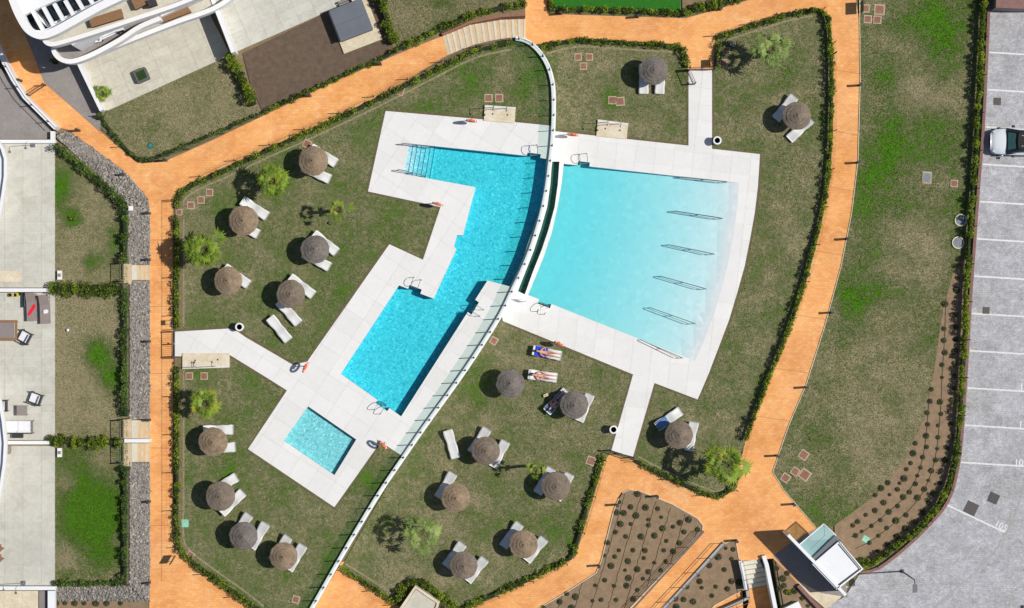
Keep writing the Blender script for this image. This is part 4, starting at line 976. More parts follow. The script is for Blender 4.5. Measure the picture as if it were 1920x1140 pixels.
HEDGES = [
    ([(333, 384), (334, 374), (344, 360), (372, 343), (420, 322), (500, 284), (590, 244), (700, 192), (800, 141), (880, 101), (925, 88), (958, 82)], .46, .55, ZL, 'low green hedge on the upper left edge of the pool lawn below the sloping path'),
    ([(333, 410), (333, 470), (333, 540), (333, 612)], .44, .8, ZL, 'clipped hedge left of the pool lawn above the pool gate'),
    ([(333, 694), (333, 780), (333, 860), (333, 940), (333, 1008), (348, 1040), (405, 1084), (445, 1112), (488, 1146)], .46, .8, ZL, 'clipped hedge left of the lower lawn ending at the bottom edge'),
    ([(1022, 90), (1050, 82), (1090, 76), (1140, 79), (1200, 83), (1255, 86), (1276, 92), (1285, 108), (1286, 126)], .5, .7, ZR, 'hedge rounding the corner above the lawn with one grey parasol'),
    ([(1346, 70), (1380, 59), (1430, 43), (1480, 28), (1522, 20)], .46, .6, ZR, 'low hedge along the top of the right hand lawn'),
    ([(1522, 20), (1540, 22), (1551, 40), (1556, 90), (1557, 160), (1556, 240), (1551, 330), (1540, 400), (1524, 460), (1506, 530), (1485, 595), (1462, 655), (1438, 715), (1412, 780), (1397, 825)], .50, .95, ZR, 'long tall hedge curving down between the right lawn and the orange path'),
    ([(1346, 84), (1345, 128)], .32, .9, ZR, 'short upright hedge beside the top right gate'),
    ([(1386, 885), (1372, 915), (1346, 930), (1320, 924), (1270, 903), (1230, 884), (1192, 864)], .46, .5, ZR, 'low hedge around the bottom tip of the right lawn'),
    ([(1129, 858), (1122, 880), (1112, 915), (1100, 950), (1090, 985), (1078, 1025), (1068, 1046), (1030, 1066), (980, 1090), (930, 1112), (880, 1134), (860, 1144)], .50, .6, ZR, 'hedge wrapping the lower right side of the parasol lawn'),
    ([(643, 1066), (680, 1089), (712, 1110), (742, 1130)], .46, .55, ZR, 'short hedge between the lower orange path and the parasol lawn'),
    ([(744, 1128), (758, 1098), (775, 1089), (795, 1091), (822, 1112), (858, 1140)], .62, .9, ZR, 'dense hedge bending around the cream skylight box'),
    ([(188, 214), (202, 238), (228, 268), (262, 300), (300, 293), (350, 272), (400, 252), (445, 232), (484, 214)], .34, .55, ZL, 'thin sparse hedge around the dry lawn of the top left villa'),
    ([(492, 212), (550, 186), (610, 158), (670, 130), (720, 108), (742, 96)], .42, .6, ZL, 'hedge between the brown garden and the orange path'),
    ([(748, 92), (785, 74), (820, 58), (870, 36), (930, 18), (984, 8)], .58, .7, ZL, 'bushy hedge above the curved garden stairs'),
    ([(433, 108), (447, 134), (462, 166), (478, 198)], 1.05, 1.25, ZL, 'thick bright green divider hedge left of the brown garden'),
    ([(706, -30), (716, 8), (727, 42), (740, 82)], .95, 1.25, ZL, 'thick divider hedge right of the hot tub'),
    ([(1034, -20), (1034, 16), (1100, 19), (1180, 21), (1240, 24), (1274, 26)], .46, .8, ZR, 'hedge bordering the artificial turf at the top'),
    ([(1284, 26), (1310, 16), (1340, 8), (1370, 2), (1400, -6)], .8, .8, ZR, 'wild bushy hedge at the top edge right of the artificial turf'),
    ([(110, 278), (148, 305), (190, 342), (222, 370), (235, 392), (236, 430), (236, 488)], .56, 1.0, ZG, 'hedge along the rubble slope of the uppermost left garden'),
    ([(237, 548), (236, 620), (236, 700), (236, 780)], .52, 1.0, ZG, 'hedge along the rubble slope of the middle left garden'),
    ([(236, 878), (236, 950), (236, 1020), (236, 1086)], .48, 1.0, ZG, 'hedge along the rubble slope of the lowest left garden'),
    ([(100, 540), (140, 541), (185, 542), (232, 540)], .95, .9, ZG, 'dense divider hedge beside the red towel loungers'),
    ([(96, 824), (130, 827), (180, 828), (224, 829)], .8, .9, ZG, 'dense divider hedge next to the outdoor sofa patio'),
    ([(106, 1093), (150, 1093), (200, 1092), (238, 1092)], .5, .6, ZG, 'low hedge at the foot of the lowest left garden'),
    ([(1843, -40), (1840, 20), (1836, 100), (1832, 180), (1828, 260), (1823, 340), (1818, 400), (1813, 470), (1808, 560), (1805, 640), (1801, 700), (1797, 780), (1788, 860), (1770, 920), (1740, 968), (1695, 1010), (1648, 1045), (1612, 1062)], .62, 1.15, ZR, 'long bright hedge curving along the car park kerb'),
]
BRIGHT = {14, 15, 24, 2}
for i, (p, w, h, z, lab) in enumerate(HEDGES):
    hedge(smooth(p, 2), w, h, z, lab, gaps=.12 if i not in (11,) else .45, dens=330 if w < .9 else 230, mat='leaf_dark' if i in (11, 18, 19, 20, 23) else 'leaf')
for i, off, z in ((0, 11, ZL), (1, -11, ZL), (2, -11, ZL), (3, 11, ZR), (4, 10, ZR), (7, 9, ZR), (9, -10, ZR)): edge_strip(HEDGES[i][0], off, z, 'dry straw coloured border line beside a hedge')
# small shrubs standing alone in the gardens
for lab, x, y, w, h, z in (('round low green shrub on the uppermost left garden lawn', 136, 411, .5, .25, ZG), ('low shrub at the corner of the top left villa patio', 190, 222, .8, .6, ZL),
                           ('small dark shrub beside the grey paving of the top left villa', 106, 118, .8, .9, ZL), ('yellow green shrub at the bottom of the stairs bed', 1479, 1112, .6, .4, ZR), ('bright shrub beside the booth roof', 1617, 1052, .8, .6, ZR)):
    hedge([(x, y - 3), (x, y + 3)], w, h, z, lab, name='shrub', cat='shrub', gaps=0, lump=.24, mat='leaf_dark' if 'dark' in lab else 'leaf')

def fence(pts, z, h, label, step=2.55, mat='green_metal', name='mesh_fence', wires=True):
    f = empty(name, tuple(P(*pts[0], z)), label=label, cat='fence'); o0 = Vector(f.location); pw = pxs(pts, z); ps = along(pw, step, .05) + [(pw[-1], 0)]
    pm = MB(); pm.tube([(0, 0, 0), (0, 0, h)], .03, 6); pm.lathe([(.001, h + .03), (.034, h), (.034, h - .02)], 6); pme = pm.mesh('post', M[mat])
    for p, a in ps: link('post', pme, f, p - o0)
    for (p, _), (q, _) in zip(ps[:-1], ps[1:]):
        if (q - p).length < .3: continue
        m = MB(); d = q - p; L = d.length
        for k in (.06, .35, .65, .97): m.tube([(0, 0, h * k), (L, 0, h * k)], .0035, 4)
        n = int(L / .22)
        for j in range(1, n): m.box((L * j / n, 0, h * .5), (.005, .005, h * .9))
        m.build('mesh_panel', M[mat], f, p - o0, math.atan2(d.y, d.x))
    return f
fence([(326, 376), (330, 358), (345, 346), (400, 320), (500, 275), (590, 234), (700, 182), (800, 130), (880, 92), (955, 76)], ZL, 1.05, 'dark mesh fence along the underside of the sloping orange path')
fence([(326, 376), (326, 480), (326, 618)], ZL, 1.05, 'dark mesh fence on the left edge of the pool lawn above the gate')
fence([(326, 670), (326, 800), (326, 1012), (346, 1046), (400, 1090), (478, 1146)], ZL, 1.05, 'dark mesh fence on the left edge of the pool lawn below the gate')
fence([(1564, 100), (1564, 250), (1558, 340), (1541, 430), (1505, 562), (1466, 652), (1430, 742), (1404, 812), (1392, 870)], ZR, 1.05, 'dark mesh fence between the long tall hedge and the right path', 2.6)
fence([(1339, 68), (1400, 48), (1460, 29), (1540, 14), (1558, 30), (1564, 100)], ZR, 1.05, 'dark mesh fence at the top of the right lawn')
fence([(1382, 918), (1345, 940), (1290, 917), (1186, 862)], ZR, 1.05, 'dark mesh fence round the bottom tip of the right lawn')
fence([(1136, 862), (1107, 962), (1080, 1048), (1002, 1089), (880, 1143)], ZR, 1.05, 'dark mesh fence along the lower right of the parasol lawn')
fence([(640, 1068), (740, 1134)], ZR, 1.05, 'short dark mesh fence below the parasol lawn')
fence([(186, 216), (228, 275), (264, 306), (310, 300), (400, 260), (490, 218), (600, 164), (700, 119), (745, 98)], ZL, 1.0, 'dark mesh fence below the top villa gardens')
fence([(241, 400), (241, 490)], ZG, 1.0, 'dark fence at the edge of the uppermost left garden', 1.8)
fence([(241, 530), (241, 785)], ZG, 1.0, 'dark fence at the edge of the middle left garden', 2.2)
fence([(241, 875), (241, 1096)], ZG, 1.0, 'dark fence at the edge of the lowest left garden', 2.2)
fence([(1848, 0), (1841, 150), (1834, 280), (1826, 400), (1819, 500), (1813, 620), (1807, 720), (1800, 820), (1790, 890), (1768, 945), (1735, 982), (1690, 1022), (1640, 1060)], ZR, 1.2, 'tall dark mesh fence behind the car park kerb', 2.55)
fence([(1020, 84), (1060, 78), (1200, 80), (1270, 83), (1290, 98), (1293, 126)], ZR, 1.0, 'dark mesh fence around the corner beside the top walkway', 2.4)

def gate(a, b, z, label, h=1.1, bars=7, mat='dark', mid=True):
    pa, pb = P(*a, z), P(*b, z); d = pb - pa; L = d.length; g = empty('gate', tuple(pa), math.atan2(d.y, d.x), label=label, cat='gate')
    for x in (0, L): m = MB(); m.box((x, 0, h / 2 + .03), (.07, .07, h + .06)); m.build('post', M[mat], g)
    for leaf in ((.05, L / 2 - .02), (L / 2 + .02, L - .05)) if L > 1.4 else ((.05, L - .05),):
        m = MB(); x0, x1 = leaf
        for zz in (.1, h - .02): m.box(((x0 + x1) / 2, 0, zz), (x1 - x0, .035, .045))
        for x in (x0, x1): m.box((x, 0, h / 2 + .04), (.04, .035, h - .1))
        n = max(2, int((x1 - x0) / .13))
        for j in range(1, n): m.box((x0 + (x1 - x0) * j / n, 0, h / 2 + .04), (.014, .014, h - .14))
        l = m.build('gate_leaf', M[mat], g)
        if leaf[0] < .2: k = MB(); k.box((x1 - .05, .04, h * .5), (.08, .05, .14)); k.build('lock', M['steel'], l)
    return g
gate((327.5, 621), (327.5, 669), ZL + .05, 'wide dark double gate onto the left walkway of the pool deck', 1.15)
gate((1292, 130.5), (1338, 130.5), ZR + .05, 'closed dark gate across the top of the right walkway', 1.1)
gate((1291, 133), (1302, 158), ZR + .05, 'open grey gate leaf at the top of the right walkway', 1.1, mat='taupe')
gate((1145, 844), (1188, 858), ZR + .05, 'dark gate at the foot of the lower walkway', 1.1)
gate((230, 493), (230, 528), ZG, 'dark gate above the entry steps of the uppermost left garden', 1.1)
gate((230, 787), (230, 823), ZG, 'dark gate above the white step divider', 1.1)
gate((230, 832), (230, 868), ZG, 'green gate below the white step divider', 1.1, mat='green_metal')
gate((56, 180), (86, 160), ZL, 'dark gate across the orange path near the white villa', 1.0)

# ================================================================== PARASOLS AND LOUNGERS
def parasol_meshes(mat, seed):
    r_ = random.Random(seed); m = MB(); n = 40
    prof = [(.0, 2.12), (.10, 2.06), (.26, 1.985), (.27, 1.955), (.48, 1.87), (.49, 1.835), (.70, 1.74), (.71, 1.705), (.90, 1.615), (.955, 1.575)]
    vs = []; fs = []
    for i, (r, z) in enumerate(prof):
        for k in range(n):
            a = 2 * math.pi * k / n; jr = r * (1 + r_.uniform(-.012, .012)) + (r_.uniform(-.02, .02) if i == len(prof) - 1 else 0)
            vs.append((jr * math.cos(a), jr * math.sin(a), z + r_.uniform(-.012, .012) * (i > 0)))
    for i in range(len(prof) - 1):
        for k in range(n): fs.append((i * n + k, (i + 1) * n + k, (i + 1) * n + (k + 1) % n, i * n + (k + 1) % n))
    b = len(vs)
    for k in range(n):
        a = 2 * math.pi * k / n; vs.append((.93 * math.cos(a), .93 * math.sin(a), 1.50 + r_.uniform(-.02, .02)))
    for k in range(n):
        a = 2 * math.pi * k / n; vs.append((.03 * math.cos(a), .03 * math.sin(a), 2.0))
    o = (len(prof) - 1) * n
    for k in range(n):
        k2 = (k + 1) % n; fs += [(o + k, b + k, b + k2, o + k2), (b + k, b + n + k, b + n + k2, b + k2)]
    m.add(vs, fs); can = m.mesh('canopy', mat, False)
    rb = MB(); rb.tube([(.03, 0, 1.93), (.9, 0, 1.50)], .014, 4); rib = rb.mesh('rib', M['post'])
    p = MB(); p.tube([(0, 0, 0), (0, 0, 2.05)], .045, 8); pole = p.mesh('pole', M['post'])
    c = MB(); c.lathe([(.001, 2.18), (.03, 2.16), (.05, 2.10), (.06, 2.05)], 8); cap = c.mesh('finial', M['post'])
    k = MB(); k.lathe([(.001, .07), (.16, .06), (.18, 0)], 12); base = k.mesh('base', M['gutter'])
    return can, rib, pole, cap, base
PM = {k: [parasol_meshes(M['thatch_' + k], s) for s in range(3)] for k in 'bgm'}
cname = dict(b='brown', g='grey', m='grey brown')
PAR = [  # canopy centre px, tone, side, label
    (589, 302, 'b', ZL, 'brown thatched parasol nearest the sloping path on the upper pool lawn'),
    (457, 412, 'b', ZL, 'brown thatched parasol just below the round palm on the upper pool lawn'),
    (590, 469, 'g', ZL, 'grey thatched parasol closest to the notch of the white deck'),
    (428, 527, 'b', ZL, 'brown thatched parasol with a single lounger near the left hedge'),
    (543, 551, 'm', ZL, 'grey brown thatched parasol above the pair of loungers and the lone lounger'),
    (399, 829, 'b', ZL, 'brown thatched parasol with level loungers left of the square pool'),
    (412, 930, 'm', ZL, 'grey brown thatched parasol second from the top on the lower left lawn'),
    (457, 1005, 'g', ZL, 'grey thatched parasol third from the top on the lower left lawn'),
    (531, 1043, 'b', ZL, 'brown thatched parasol lowest on the left lawn near the curved wall'),
    (958, 720, 'g', ZR, 'grey thatched parasol beside the curved wall and the sunbathers'),
    (1078, 760, 'g', ZR, 'grey thatched parasol shading a person near the lower walkway'),
    (910, 845, 'm', ZR, 'grey brown thatched parasol right of the lone lounger on the lower lawn'),
    (853, 934, 'b', ZR, 'brown thatched parasol over a single lounger in the lower lawn'),
    (1041, 912, 'm', ZR, 'grey brown thatched parasol beside the small young palm'),
    (981, 1022, 'b', ZR, 'brown thatched parasol nearest the lower right hedge'),
    (869, 1060, 'm', ZR, 'grey brown thatched parasol nearest the bottom edge'),
    (1226, 131, 'g', ZR, 'grey thatched parasol left of the top walkway'),
    (1495, 217, 'm', ZR, 'grey brown thatched parasol alone in the top right lawn'),
    (1274, 815, 'm', ZR, 'grey brown thatched parasol in the bottom corner of the right lawn')]
for i, (x, y, k, z, lab) in enumerate(PAR):
    p = P(x, y, z + 1.7); o = empty('parasol', (p.x, p.y, z), random.uniform(0, 6), label=lab, cat='parasol', group='thatched parasols on the lawns')
    can, rib, pole, cap, base = PM[k][i % 3]
    sc = random.uniform(.965, 1.035); o.scale = (sc, sc, sc * random.uniform(.96, 1.04)); o.rotation_euler = (R(random.uniform(-2, 2)), R(random.uniform(-2, 2)), o.rotation_euler.z)
    for nme, me in (('pole', pole), ('canopy', can), ('finial', cap), ('base', base)): link(nme, me, o)
    for j in range(8): link('rib', rib, o, None, j * math.pi / 4)

def lounger_meshes(mat):
    # wavy one piece shell along +x (head at -x)
    N = 16; prof = []; m = MB(); vs = []; fs = []; nw = 6
    for i in range(N + 1):
        t = i / N; x = -1.0 + 2.0 * t
        z = np.interp(t, [0, .12, .30, .42, .52, .66, .82, 1], [.56, .50, .36, .29, .31, .38, .33, .27])
        w = np.interp(t, [0, .08, .25, .42, .6, .78, .92, 1], [.31, .345, .34, .285, .335, .31, .345, .31])
        for j in range(nw + 1):
            u = j / nw * 2 - 1; vs.append((x, u * w, z - .035 * (1 - u * u)))
    n = nw + 1; b = len(vs); vs += [(a, c, d - .06) for a, c, d in vs]
    for i in range(N):
        for j in range(nw):
            q = i * n + j; fs += [(q, q + n, q + n + 1, q + 1), (b + q, b + q + 1, b + q + n + 1, b + q + n)]
        q = i * n; fs += [(q, b + q, b + q + n, q + n), (q + nw, q + n + nw, b + q + n + nw, b + q + nw)]
    fs += [tuple([j + 1, j, b + j, b + j + 1]) for j in range(nw)] + [tuple([N * n + j, N * n + j + 1, b + N * n + j + 1, b + N * n + j]) for j in range(nw)]
    m.add(vs, fs); shell = m.mesh('shell', mat, True)
    l = MB(); l.prism([(-.05, -.03), (.05, -.03), (.04, .03), (-.04, .03)], 0, .29, True); leg = l.mesh('leg', mat)
    s = MB(); s.box((.05, 0, .24), (1.35, .05, .06)); side = s.mesh('side_beam', mat)
    c = MB(); c.box((0, 0, .2), (.05, .52, .05)); cross = c.mesh('cross_bar', mat)
    return shell, leg, side, cross
LM = lounger_meshes(M['plastic'])
def lounger(cx, cy, dx, dy, z, lab, group='white plastic sun loungers'):
    p = P(cx, cy, z + .3); o = empty('sun_lounger', (p.x, p.y, z), math.atan2(-dy, dx), label=lab, cat='sun lounger', group=group)
    link('shell', LM[0], o)
    for sx in (-.55, .62):
        for sy in (-.24, .24): link('leg', LM[1], o, (sx, sy, 0))
        link('cross_bar', LM[3], o, (sx, 0, 0))
    for sy in (-.24, .24): link('side_beam', LM[2], o, (0, sy, 0))
    return o
LO = [
    (607, 292, 44, 27, ZL, 'upper right white lounger under the brown parasol nearest the sloping path'),
    (594, 325, 48, 22, ZL, 'lower white lounger under the brown parasol nearest the sloping path'),
    (478, 391, 46, 30, ZL, 'upper right white lounger under the brown parasol below the round palm'),
    (460, 427, 46, 24, ZL, 'lower white lounger under the brown parasol below the round palm'),
    (610, 456, 44, 36, ZL, 'upper right white lounger under the grey parasol by the deck notch'),
    (594, 488, 48, 26, ZL, 'lower white lounger under the grey parasol by the deck notch'),
    (444, 518, 46, 34, ZL, 'only white lounger under the brown parasol near the left hedge'),
    (566, 537, 44, 34, ZL, 'upper right white lounger under the grey brown parasol above the lone lounger'),
    (542, 586, 36, 42, ZL, 'white lounger sticking out below the grey brown parasol beside the lone lounger'),
    (524, 617, 34, 43, ZL, 'white lounger standing alone in the sun between the bin and the deck'),
    (410, 806, 56, -1, ZL, 'upper level white lounger under the brown parasol left of the square pool'),
    (414, 840, 56, -4, ZL, 'lower level white lounger under the brown parasol left of the square pool'),
    (420, 908, 48, -28, ZL, 'upper white lounger under the second parasol of the lower left lawn'),
    (436, 942, 40, -40, ZL, 'lower white lounger under the second parasol of the lower left lawn'),
    (452, 986, -34, 46, ZL, 'upper left white lounger under the third parasol of the lower left lawn'),
    (485, 1004, -30, 50, ZL, 'right white lounger under the third parasol of the lower left lawn'),
    (526, 1028, -32, 46, ZL, 'upper left white lounger under the lowest parasol of the left lawn'),
    (555, 1045, -30, 50, ZL, 'right white lounger under the lowest parasol of the left lawn'),
    (1026, 662, 56, 12, ZR, 'white lounger with a blue towel and a person next to the deck edge'),
    (1018, 705, 57, 8, ZR, 'white lounger with a person right of the parasol by the curved wall'),
    (1044, 752, 38, -40, ZR, 'shaded white lounger with a person left of the grey parasol'),
    (1096, 764, -22, 54, ZR, 'right white lounger under the grey parasol near the lower walkway'),
    (847, 833, 16, 55, ZR, 'white lounger standing upright alone left of the grey brown parasol'),
    (899, 826, -32, 48, ZR, 'upper white lounger under the parasol right of the lone upright lounger'),
    (936, 851, -26, 51, ZR, 'right white lounger under the parasol right of the lone upright lounger'),
    (836, 910, -30, 50, ZR, 'single white lounger under the brown parasol of the lower lawn'),
    (1021, 901, -28, 50, ZR, 'upper left white lounger beside the small young palm'),
    (1056, 912, -26, 51, ZR, 'right white lounger under the parasol beside the small young palm'),
    (959, 1003, -34, 48, ZR, 'upper left white lounger under the brown parasol nearest the lower right hedge'),
    (1004, 1030, -36, 46, ZR, 'right white lounger under the brown parasol nearest the lower right hedge'),
    (852, 1040, -34, 46, ZR, 'upper left white lounger under the parasol nearest the bottom edge'),
    (893, 1068, -36, 46, ZR, 'right white lounger under the parasol nearest the bottom edge'),
    (1207, 148, 0, 57, ZR, 'left of the two parallel white loungers beside the top walkway'),
    (1238, 148, -3, 57, ZR, 'right of the two parallel white loungers beside the top walkway'),
    (1472, 202, -36, 44, ZR, 'upper white lounger under the lone parasol of the top right lawn'),
    (1500, 242, -42, 40, ZR, 'lower white lounger under the lone parasol of the top right lawn'),
    (1254, 785, 48, -32, ZR, 'white lounger with a blue frame towel in the bottom corner of the right lawn'),
    (1296, 818, -10, 57, ZR, 'right white lounger in the bottom corner of the right lawn')]
LOBJ = [lounger(*a) for a in LO]
def towel(l, x0, x1, w, mat, label, name='towel'):
    """cloth lying along the lounger shell (draped on its profile)"""
    vs = []; fs = []; N = 12
    for i in range(N + 1):
        x = x0 + (x1 - x0) * i / N; t = (x + 1) / 2; zz = float(np.interp(t, [0, .12, .30, .42, .52, .66, .82, 1], [.56, .50, .36, .29, .31, .38, .33, .27])) + .012
        for j in range(5):
            u = j / 4 * 2 - 1; vs.append((x + .02 * math.sin(u * 5 + i), u * w, zz - .035 * (1 - u * u) * .8 + .006 * math.sin(i * 1.7 + j * 2.1)))
    for i in range(N):
        for j in range(4): q = i * 5 + j; fs.append((q, q + 5, q + 6, q + 1))
    m = MB(); m.add(vs, fs); o = m.build(name, M[mat], None, tuple(l.location), l.rotation_euler.z, True)
    md = o.modifiers.new('thick', 'SOLIDIFY'); md.thickness = .012; md.offset = 1
    tag(o, label, 'towel'); return o
towel(LOBJ[18], -.85, .0, .33, 'blue', 'bright blue towel spread under the upper sunbather')
towel(LOBJ[19], -.92, .9, .27, 'cloth_w', 'white towel spread under the lower sunbather')
towel(LOBJ[20], -.9, .7, .3, 'sea', 'sea blue towel on the shaded lounger beside the grey parasol')
towel(LOBJ[36], -.95, -.1, .3, 'sea', 'pale blue towel on the lounger in the bottom corner of the right lawn')

# ------------------------------------------------------------------ people lying on loungers
def person(l, label, side, suit, knees=.12, arm=.3, bikini=False):
    z0 = l.location.z
    me = bpy.data.meshes.new('person'); V = []; E = []; Rr = []
    def v(p, r, par=None):
        V.append(Vector(p)); Rr.append(r); i = len(V) - 1
        if par is not None: E.append((par, i))
        return i
    k = .04
    pel = v((.02, 0, .36 + k), (.135, .10)); sp1 = v((-.14, 0, .41 + k), (.125, .09), pel); sp2 = v((-.30, 0, .47 + k), (.145, .10), sp1); ch = v((-.44, 0, .53 + k), (.13, .09), sp2)
    nk = v((-.57, 0, .60 + k), (.055, .055), ch); hd0 = v((-.64, 0, .645 + k), (.072, .075), nk); hd = v((-.73, .0, .69 + k), (.085, .095), hd0); v((-.80, 0, .72 + k), (.062, .07), hd)
    v((-.70, side * .02, .775 + k), (.018, .018), hd)
    for s in (-1, 1):
        sh = v((-.44, s * .175, .51 + k), (.062, .058), ch); bend = arm if s == side else .12
        el = v((-.20, s * (.24 + bend * .25), .42 + k), (.043, .043), sh)
        wr = v((.02 - bend * .35, s * (.22 - (bend - .12) * .5), .44 + k + bend * .1), (.03, .026), el); pm = v((.10 - bend * .35, s * (.205 - (bend - .12) * .5), .43 + k + bend * .1), (.038, .018), wr)
        for j in range(4):
            f0 = v((.135 - bend * .35, s * (.235 - (bend - .12) * .5 - j * .02), .428 + k + bend * .1), (.0095, .009), pm)
            v((.17 - bend * .35 + (.012 if j in (1, 2) else 0), s * (.24 - (bend - .12) * .5 - j * .022), .418 + k + bend * .1), (.008, .0075), f0)
        v((.085 - bend * .35, s * (.165 - (bend - .12) * .5), .43 + k + bend * .1), (.01, .009), pm)
        hp = v((.08, s * .095, .35 + k), (.095, .085), pel); kn_z = .42 + k + (knees if s == side else 0)
        kn = v((.46, s * .11, kn_z), (.058, .058), hp); cf = v((.62, s * .115, .40 + k + knees * .4 * (s == side)), (.054, .05), kn)
        an = v((.84, s * .12, .345 + k), (.034, .034), cf); ft = v((.88, s * .13, .38 + k), (.036, .03), an); v((.90, s * .15, .46 + k), (.026, .016), ft)
    me.from_pydata(V, E, []); o = link('person', me, None, tuple(l.location), l.rotation_euler.z)
    sm = o.modifiers.new('skin', 'SKIN'); sm.use_smooth_shade = True
    for i, sv in enumerate(me.skin_vertices[0].data if me.skin_vertices else []): sv.radius = Rr[i]
    return o, V, E, Rr
def make_person(l, label, side, hairlen, suitmat, two, knees, arm):
    o, V, E, Rr = person(l, label, side, suitmat, knees, arm)
    if not o.data.skin_vertices:
        bm = bmesh.new(); bm.from_mesh(o.data); lay = bm.verts.layers.skin.verify(); bm.verts.ensure_lookup_table()
        for i, x in enumerate(bm.verts): x[lay].radius = Rr[i]; x[lay].use_root = (i == 0)
        bm.to_mesh(o.data); bm.free()
    ss_ = o.modifiers.new('sub', 'SUBSURF'); ss_.levels = 1; ss_.render_levels = 1
    dg = bpy.context.evaluated_depsgraph_get(); dg.update(); me = bpy.data.meshes.new_from_object(o.evaluated_get(dg)); o.modifiers.clear(); o.data = me
    me.materials.clear(); me.materials.append(M['skin']); 
    for p in me.polygons: p.use_smooth = True
    tag(o, label, 'person')
    def ell(name, c, r, mat, n=10, rot=0):
        m = MB(); vs = []; fs = []; R_ = 7
        for i in range(R_ + 1):
            a = math.pi * i / R_
            for j in range(n): b = 2 * math.pi * j / n; vs.append((c[0] + r[0] * math.cos(a), c[1] + r[1] * math.sin(a) * math.cos(b), c[2] + r[2] * math.sin(a) * math.sin(b)))
        for i in range(R_):
            for j in range(n): fs.append((i * n + j, i * n + (j + 1) % n, (i + 1) * n + (j + 1) % n, (i + 1) * n + j))
        m.add(vs, fs); return m.build(name, M[mat], o, smooth=True)
    ell('hair', (-.79, 0, .715), (.10, .095, .085), 'hair')
    if hairlen: ell('hair', (-.74, side * -.08, .66), (.12, .06, .05), 'hair')
    ell('shorts', (.05, 0, .395), (.15 if not two else .10, .185, .112), suitmat)
    if two: ell('swim_top', (-.37, 0, .555), (.055, .155, .095), suitmat)
    for s in (-1, 1): ell('eye', (-.715, s * .034, .80), (.010, .012, .008), 'black', 6)
    return o
make_person(LOBJ[18], 'person sunbathing on a blue towel with one arm out, closest to the pool deck', 1, False, 'floral', False, .10, .45)
make_person(LOBJ[19], 'person in a two piece swimsuit lying on a white towel in full sun', -1, True, 'floral', True, .16, .3)
make_person(LOBJ[20], 'person in dark swimwear resting in the shade of the grey parasol', 1, False, 'navy', False, .05, .2)
# small things lying by the sunbathers
bg_ = empty('beach_bag', P(1023, 741, ZR), .4, label='small cream bag on the grass beside the shaded lounger', cat='bag')
m = MB(); m.prism([(-.16, -.08), (.16, -.1), (.18, .1), (-.15, .09)], .02, .22, True); m.build('body', M['tray'], bg_); m = MB(); m.tube([(-.1, 0, .2), (-.06, 0, .36), (.06, 0, .36), (.1, 0, .2)], .012, 5); m.build('strap', M['post'], bg_)

# ================================================================== PALMS
def frond_mesh(name, seed, mat, L=.62, fan=.50, nl=12):
    r_ = random.Random(seed); V = []; F = []; T = []
    def quad(a, b, c, d, t):
        k = len(V); V.extend([a, b, c, d]); F.append((k, k + 1, k + 2, k + 3)); T.extend([t] * 4)
    # petiole rising then bending outwards along +x
    pts = [Vector((x * L, 0, .55 * x * L - .42 * (x * L) ** 2)) for x in (0, .33, .66, 1)]
    for a, b in zip(pts[:-1], pts[1:]): quad(a + Vector((0, -.014, 0)), b + Vector((0, -.011, 0)), b + Vector((0, .011, 0)), a + Vector((0, .014, 0)), .35)
    tip = pts[-1]; sl = -.35; t0 = r_.uniform(.35, 1)
    for i in range(nl):
        a = (i / (nl - 1) - .5) * R(190); ln = fan * (1 - .22 * abs(a) / 2.2) * r_.uniform(.72, 1.15); w = .040
        d = Vector((math.cos(a), math.sin(a), 0)); n_ = Vector((-d.y, d.x, 0)); t = min(1, max(0, t0 + r_.uniform(-.18, .18)))
        m1 = tip + d * ln * .55 + Vector((0, 0, .03)); m2 = tip + d * ln + Vector((0, 0, -.10))
        quad(tip - n_ * .008, m1 - n_ * w, m1 + n_ * w, tip + n_ * .008, t * .8); quad(m1 - n_ * w, m2 - n_ * .004, m2 + n_ * .004, m1 + n_ * w, t)
    return np_mesh(name, np.array([tuple(v) for v in V]), np.array(F), mat, np.array(T))
FR = {k: [frond_mesh('frond', s, M[k], L=.36 + .10 * s) for s in range(4)] for k in ('palm', 'palm_dry', 'palm_pale')}
def palm(x, y, z, h, r, n, lab, mat='palm', dry=.12, tr=.13, low=.2):
    p = P(x, y, z + h); o = empty('palm_tree', (p.x, p.y, z), 0, label=lab, cat='palm tree')
    m = MB(); lx, ly = random.uniform(-.05, .05), random.uniform(-.05, .05); prof = []
    N = 9
    m.tube([(lx * math.sin(i), ly * math.cos(i) - ly, h * i / N) for i in range(N + 1)], [tr * (1.25 - .35 * i / N + (.06 if i % 2 else 0)) for i in range(N + 1)], 8); m.build('trunk', M['bark'], o)
    k = MB()
    for i in range(14):
        a = i * 2.4; zz = h - .35 + i * .025; k.tube([(tr * .7 * math.cos(a), tr * .7 * math.sin(a), zz), (tr * 1.6 * math.cos(a), tr * 1.6 * math.sin(a), zz + .12)], [.03, .018], 4)
    k.build('leaf_base', M['post'], o)
    for i in range(n):
        a = i * 2.399 + random.uniform(-.2, .2); t = i / n
        f = link('frond', random.choice(FR['palm_dry' if random.random() < dry else mat]), o, (0, 0, h - .05))
        s = r / 1.12 * random.uniform(.88, 1.22) * (1 - .5 * t); f.scale = (s, s, s)
        f.rotation_euler = (random.uniform(-.3, .3), R(8 + low * 40) * (1 - t) - R(32) * t, a)
    return o
palm(512, 340, ZL, 2.7, 1.35, 24, 'round full palm on the upper pool lawn beside the sloping path')
palm(634, 392, ZL, 3.0, 1.05, 9, 'sparse young palm between the parasols and the white deck', dry=.2, tr=.1)
palm(382, 468, ZL, 2.9, 1.6, 32, 'big bright green palm beside the left hedge', dry=.05, tr=.17)
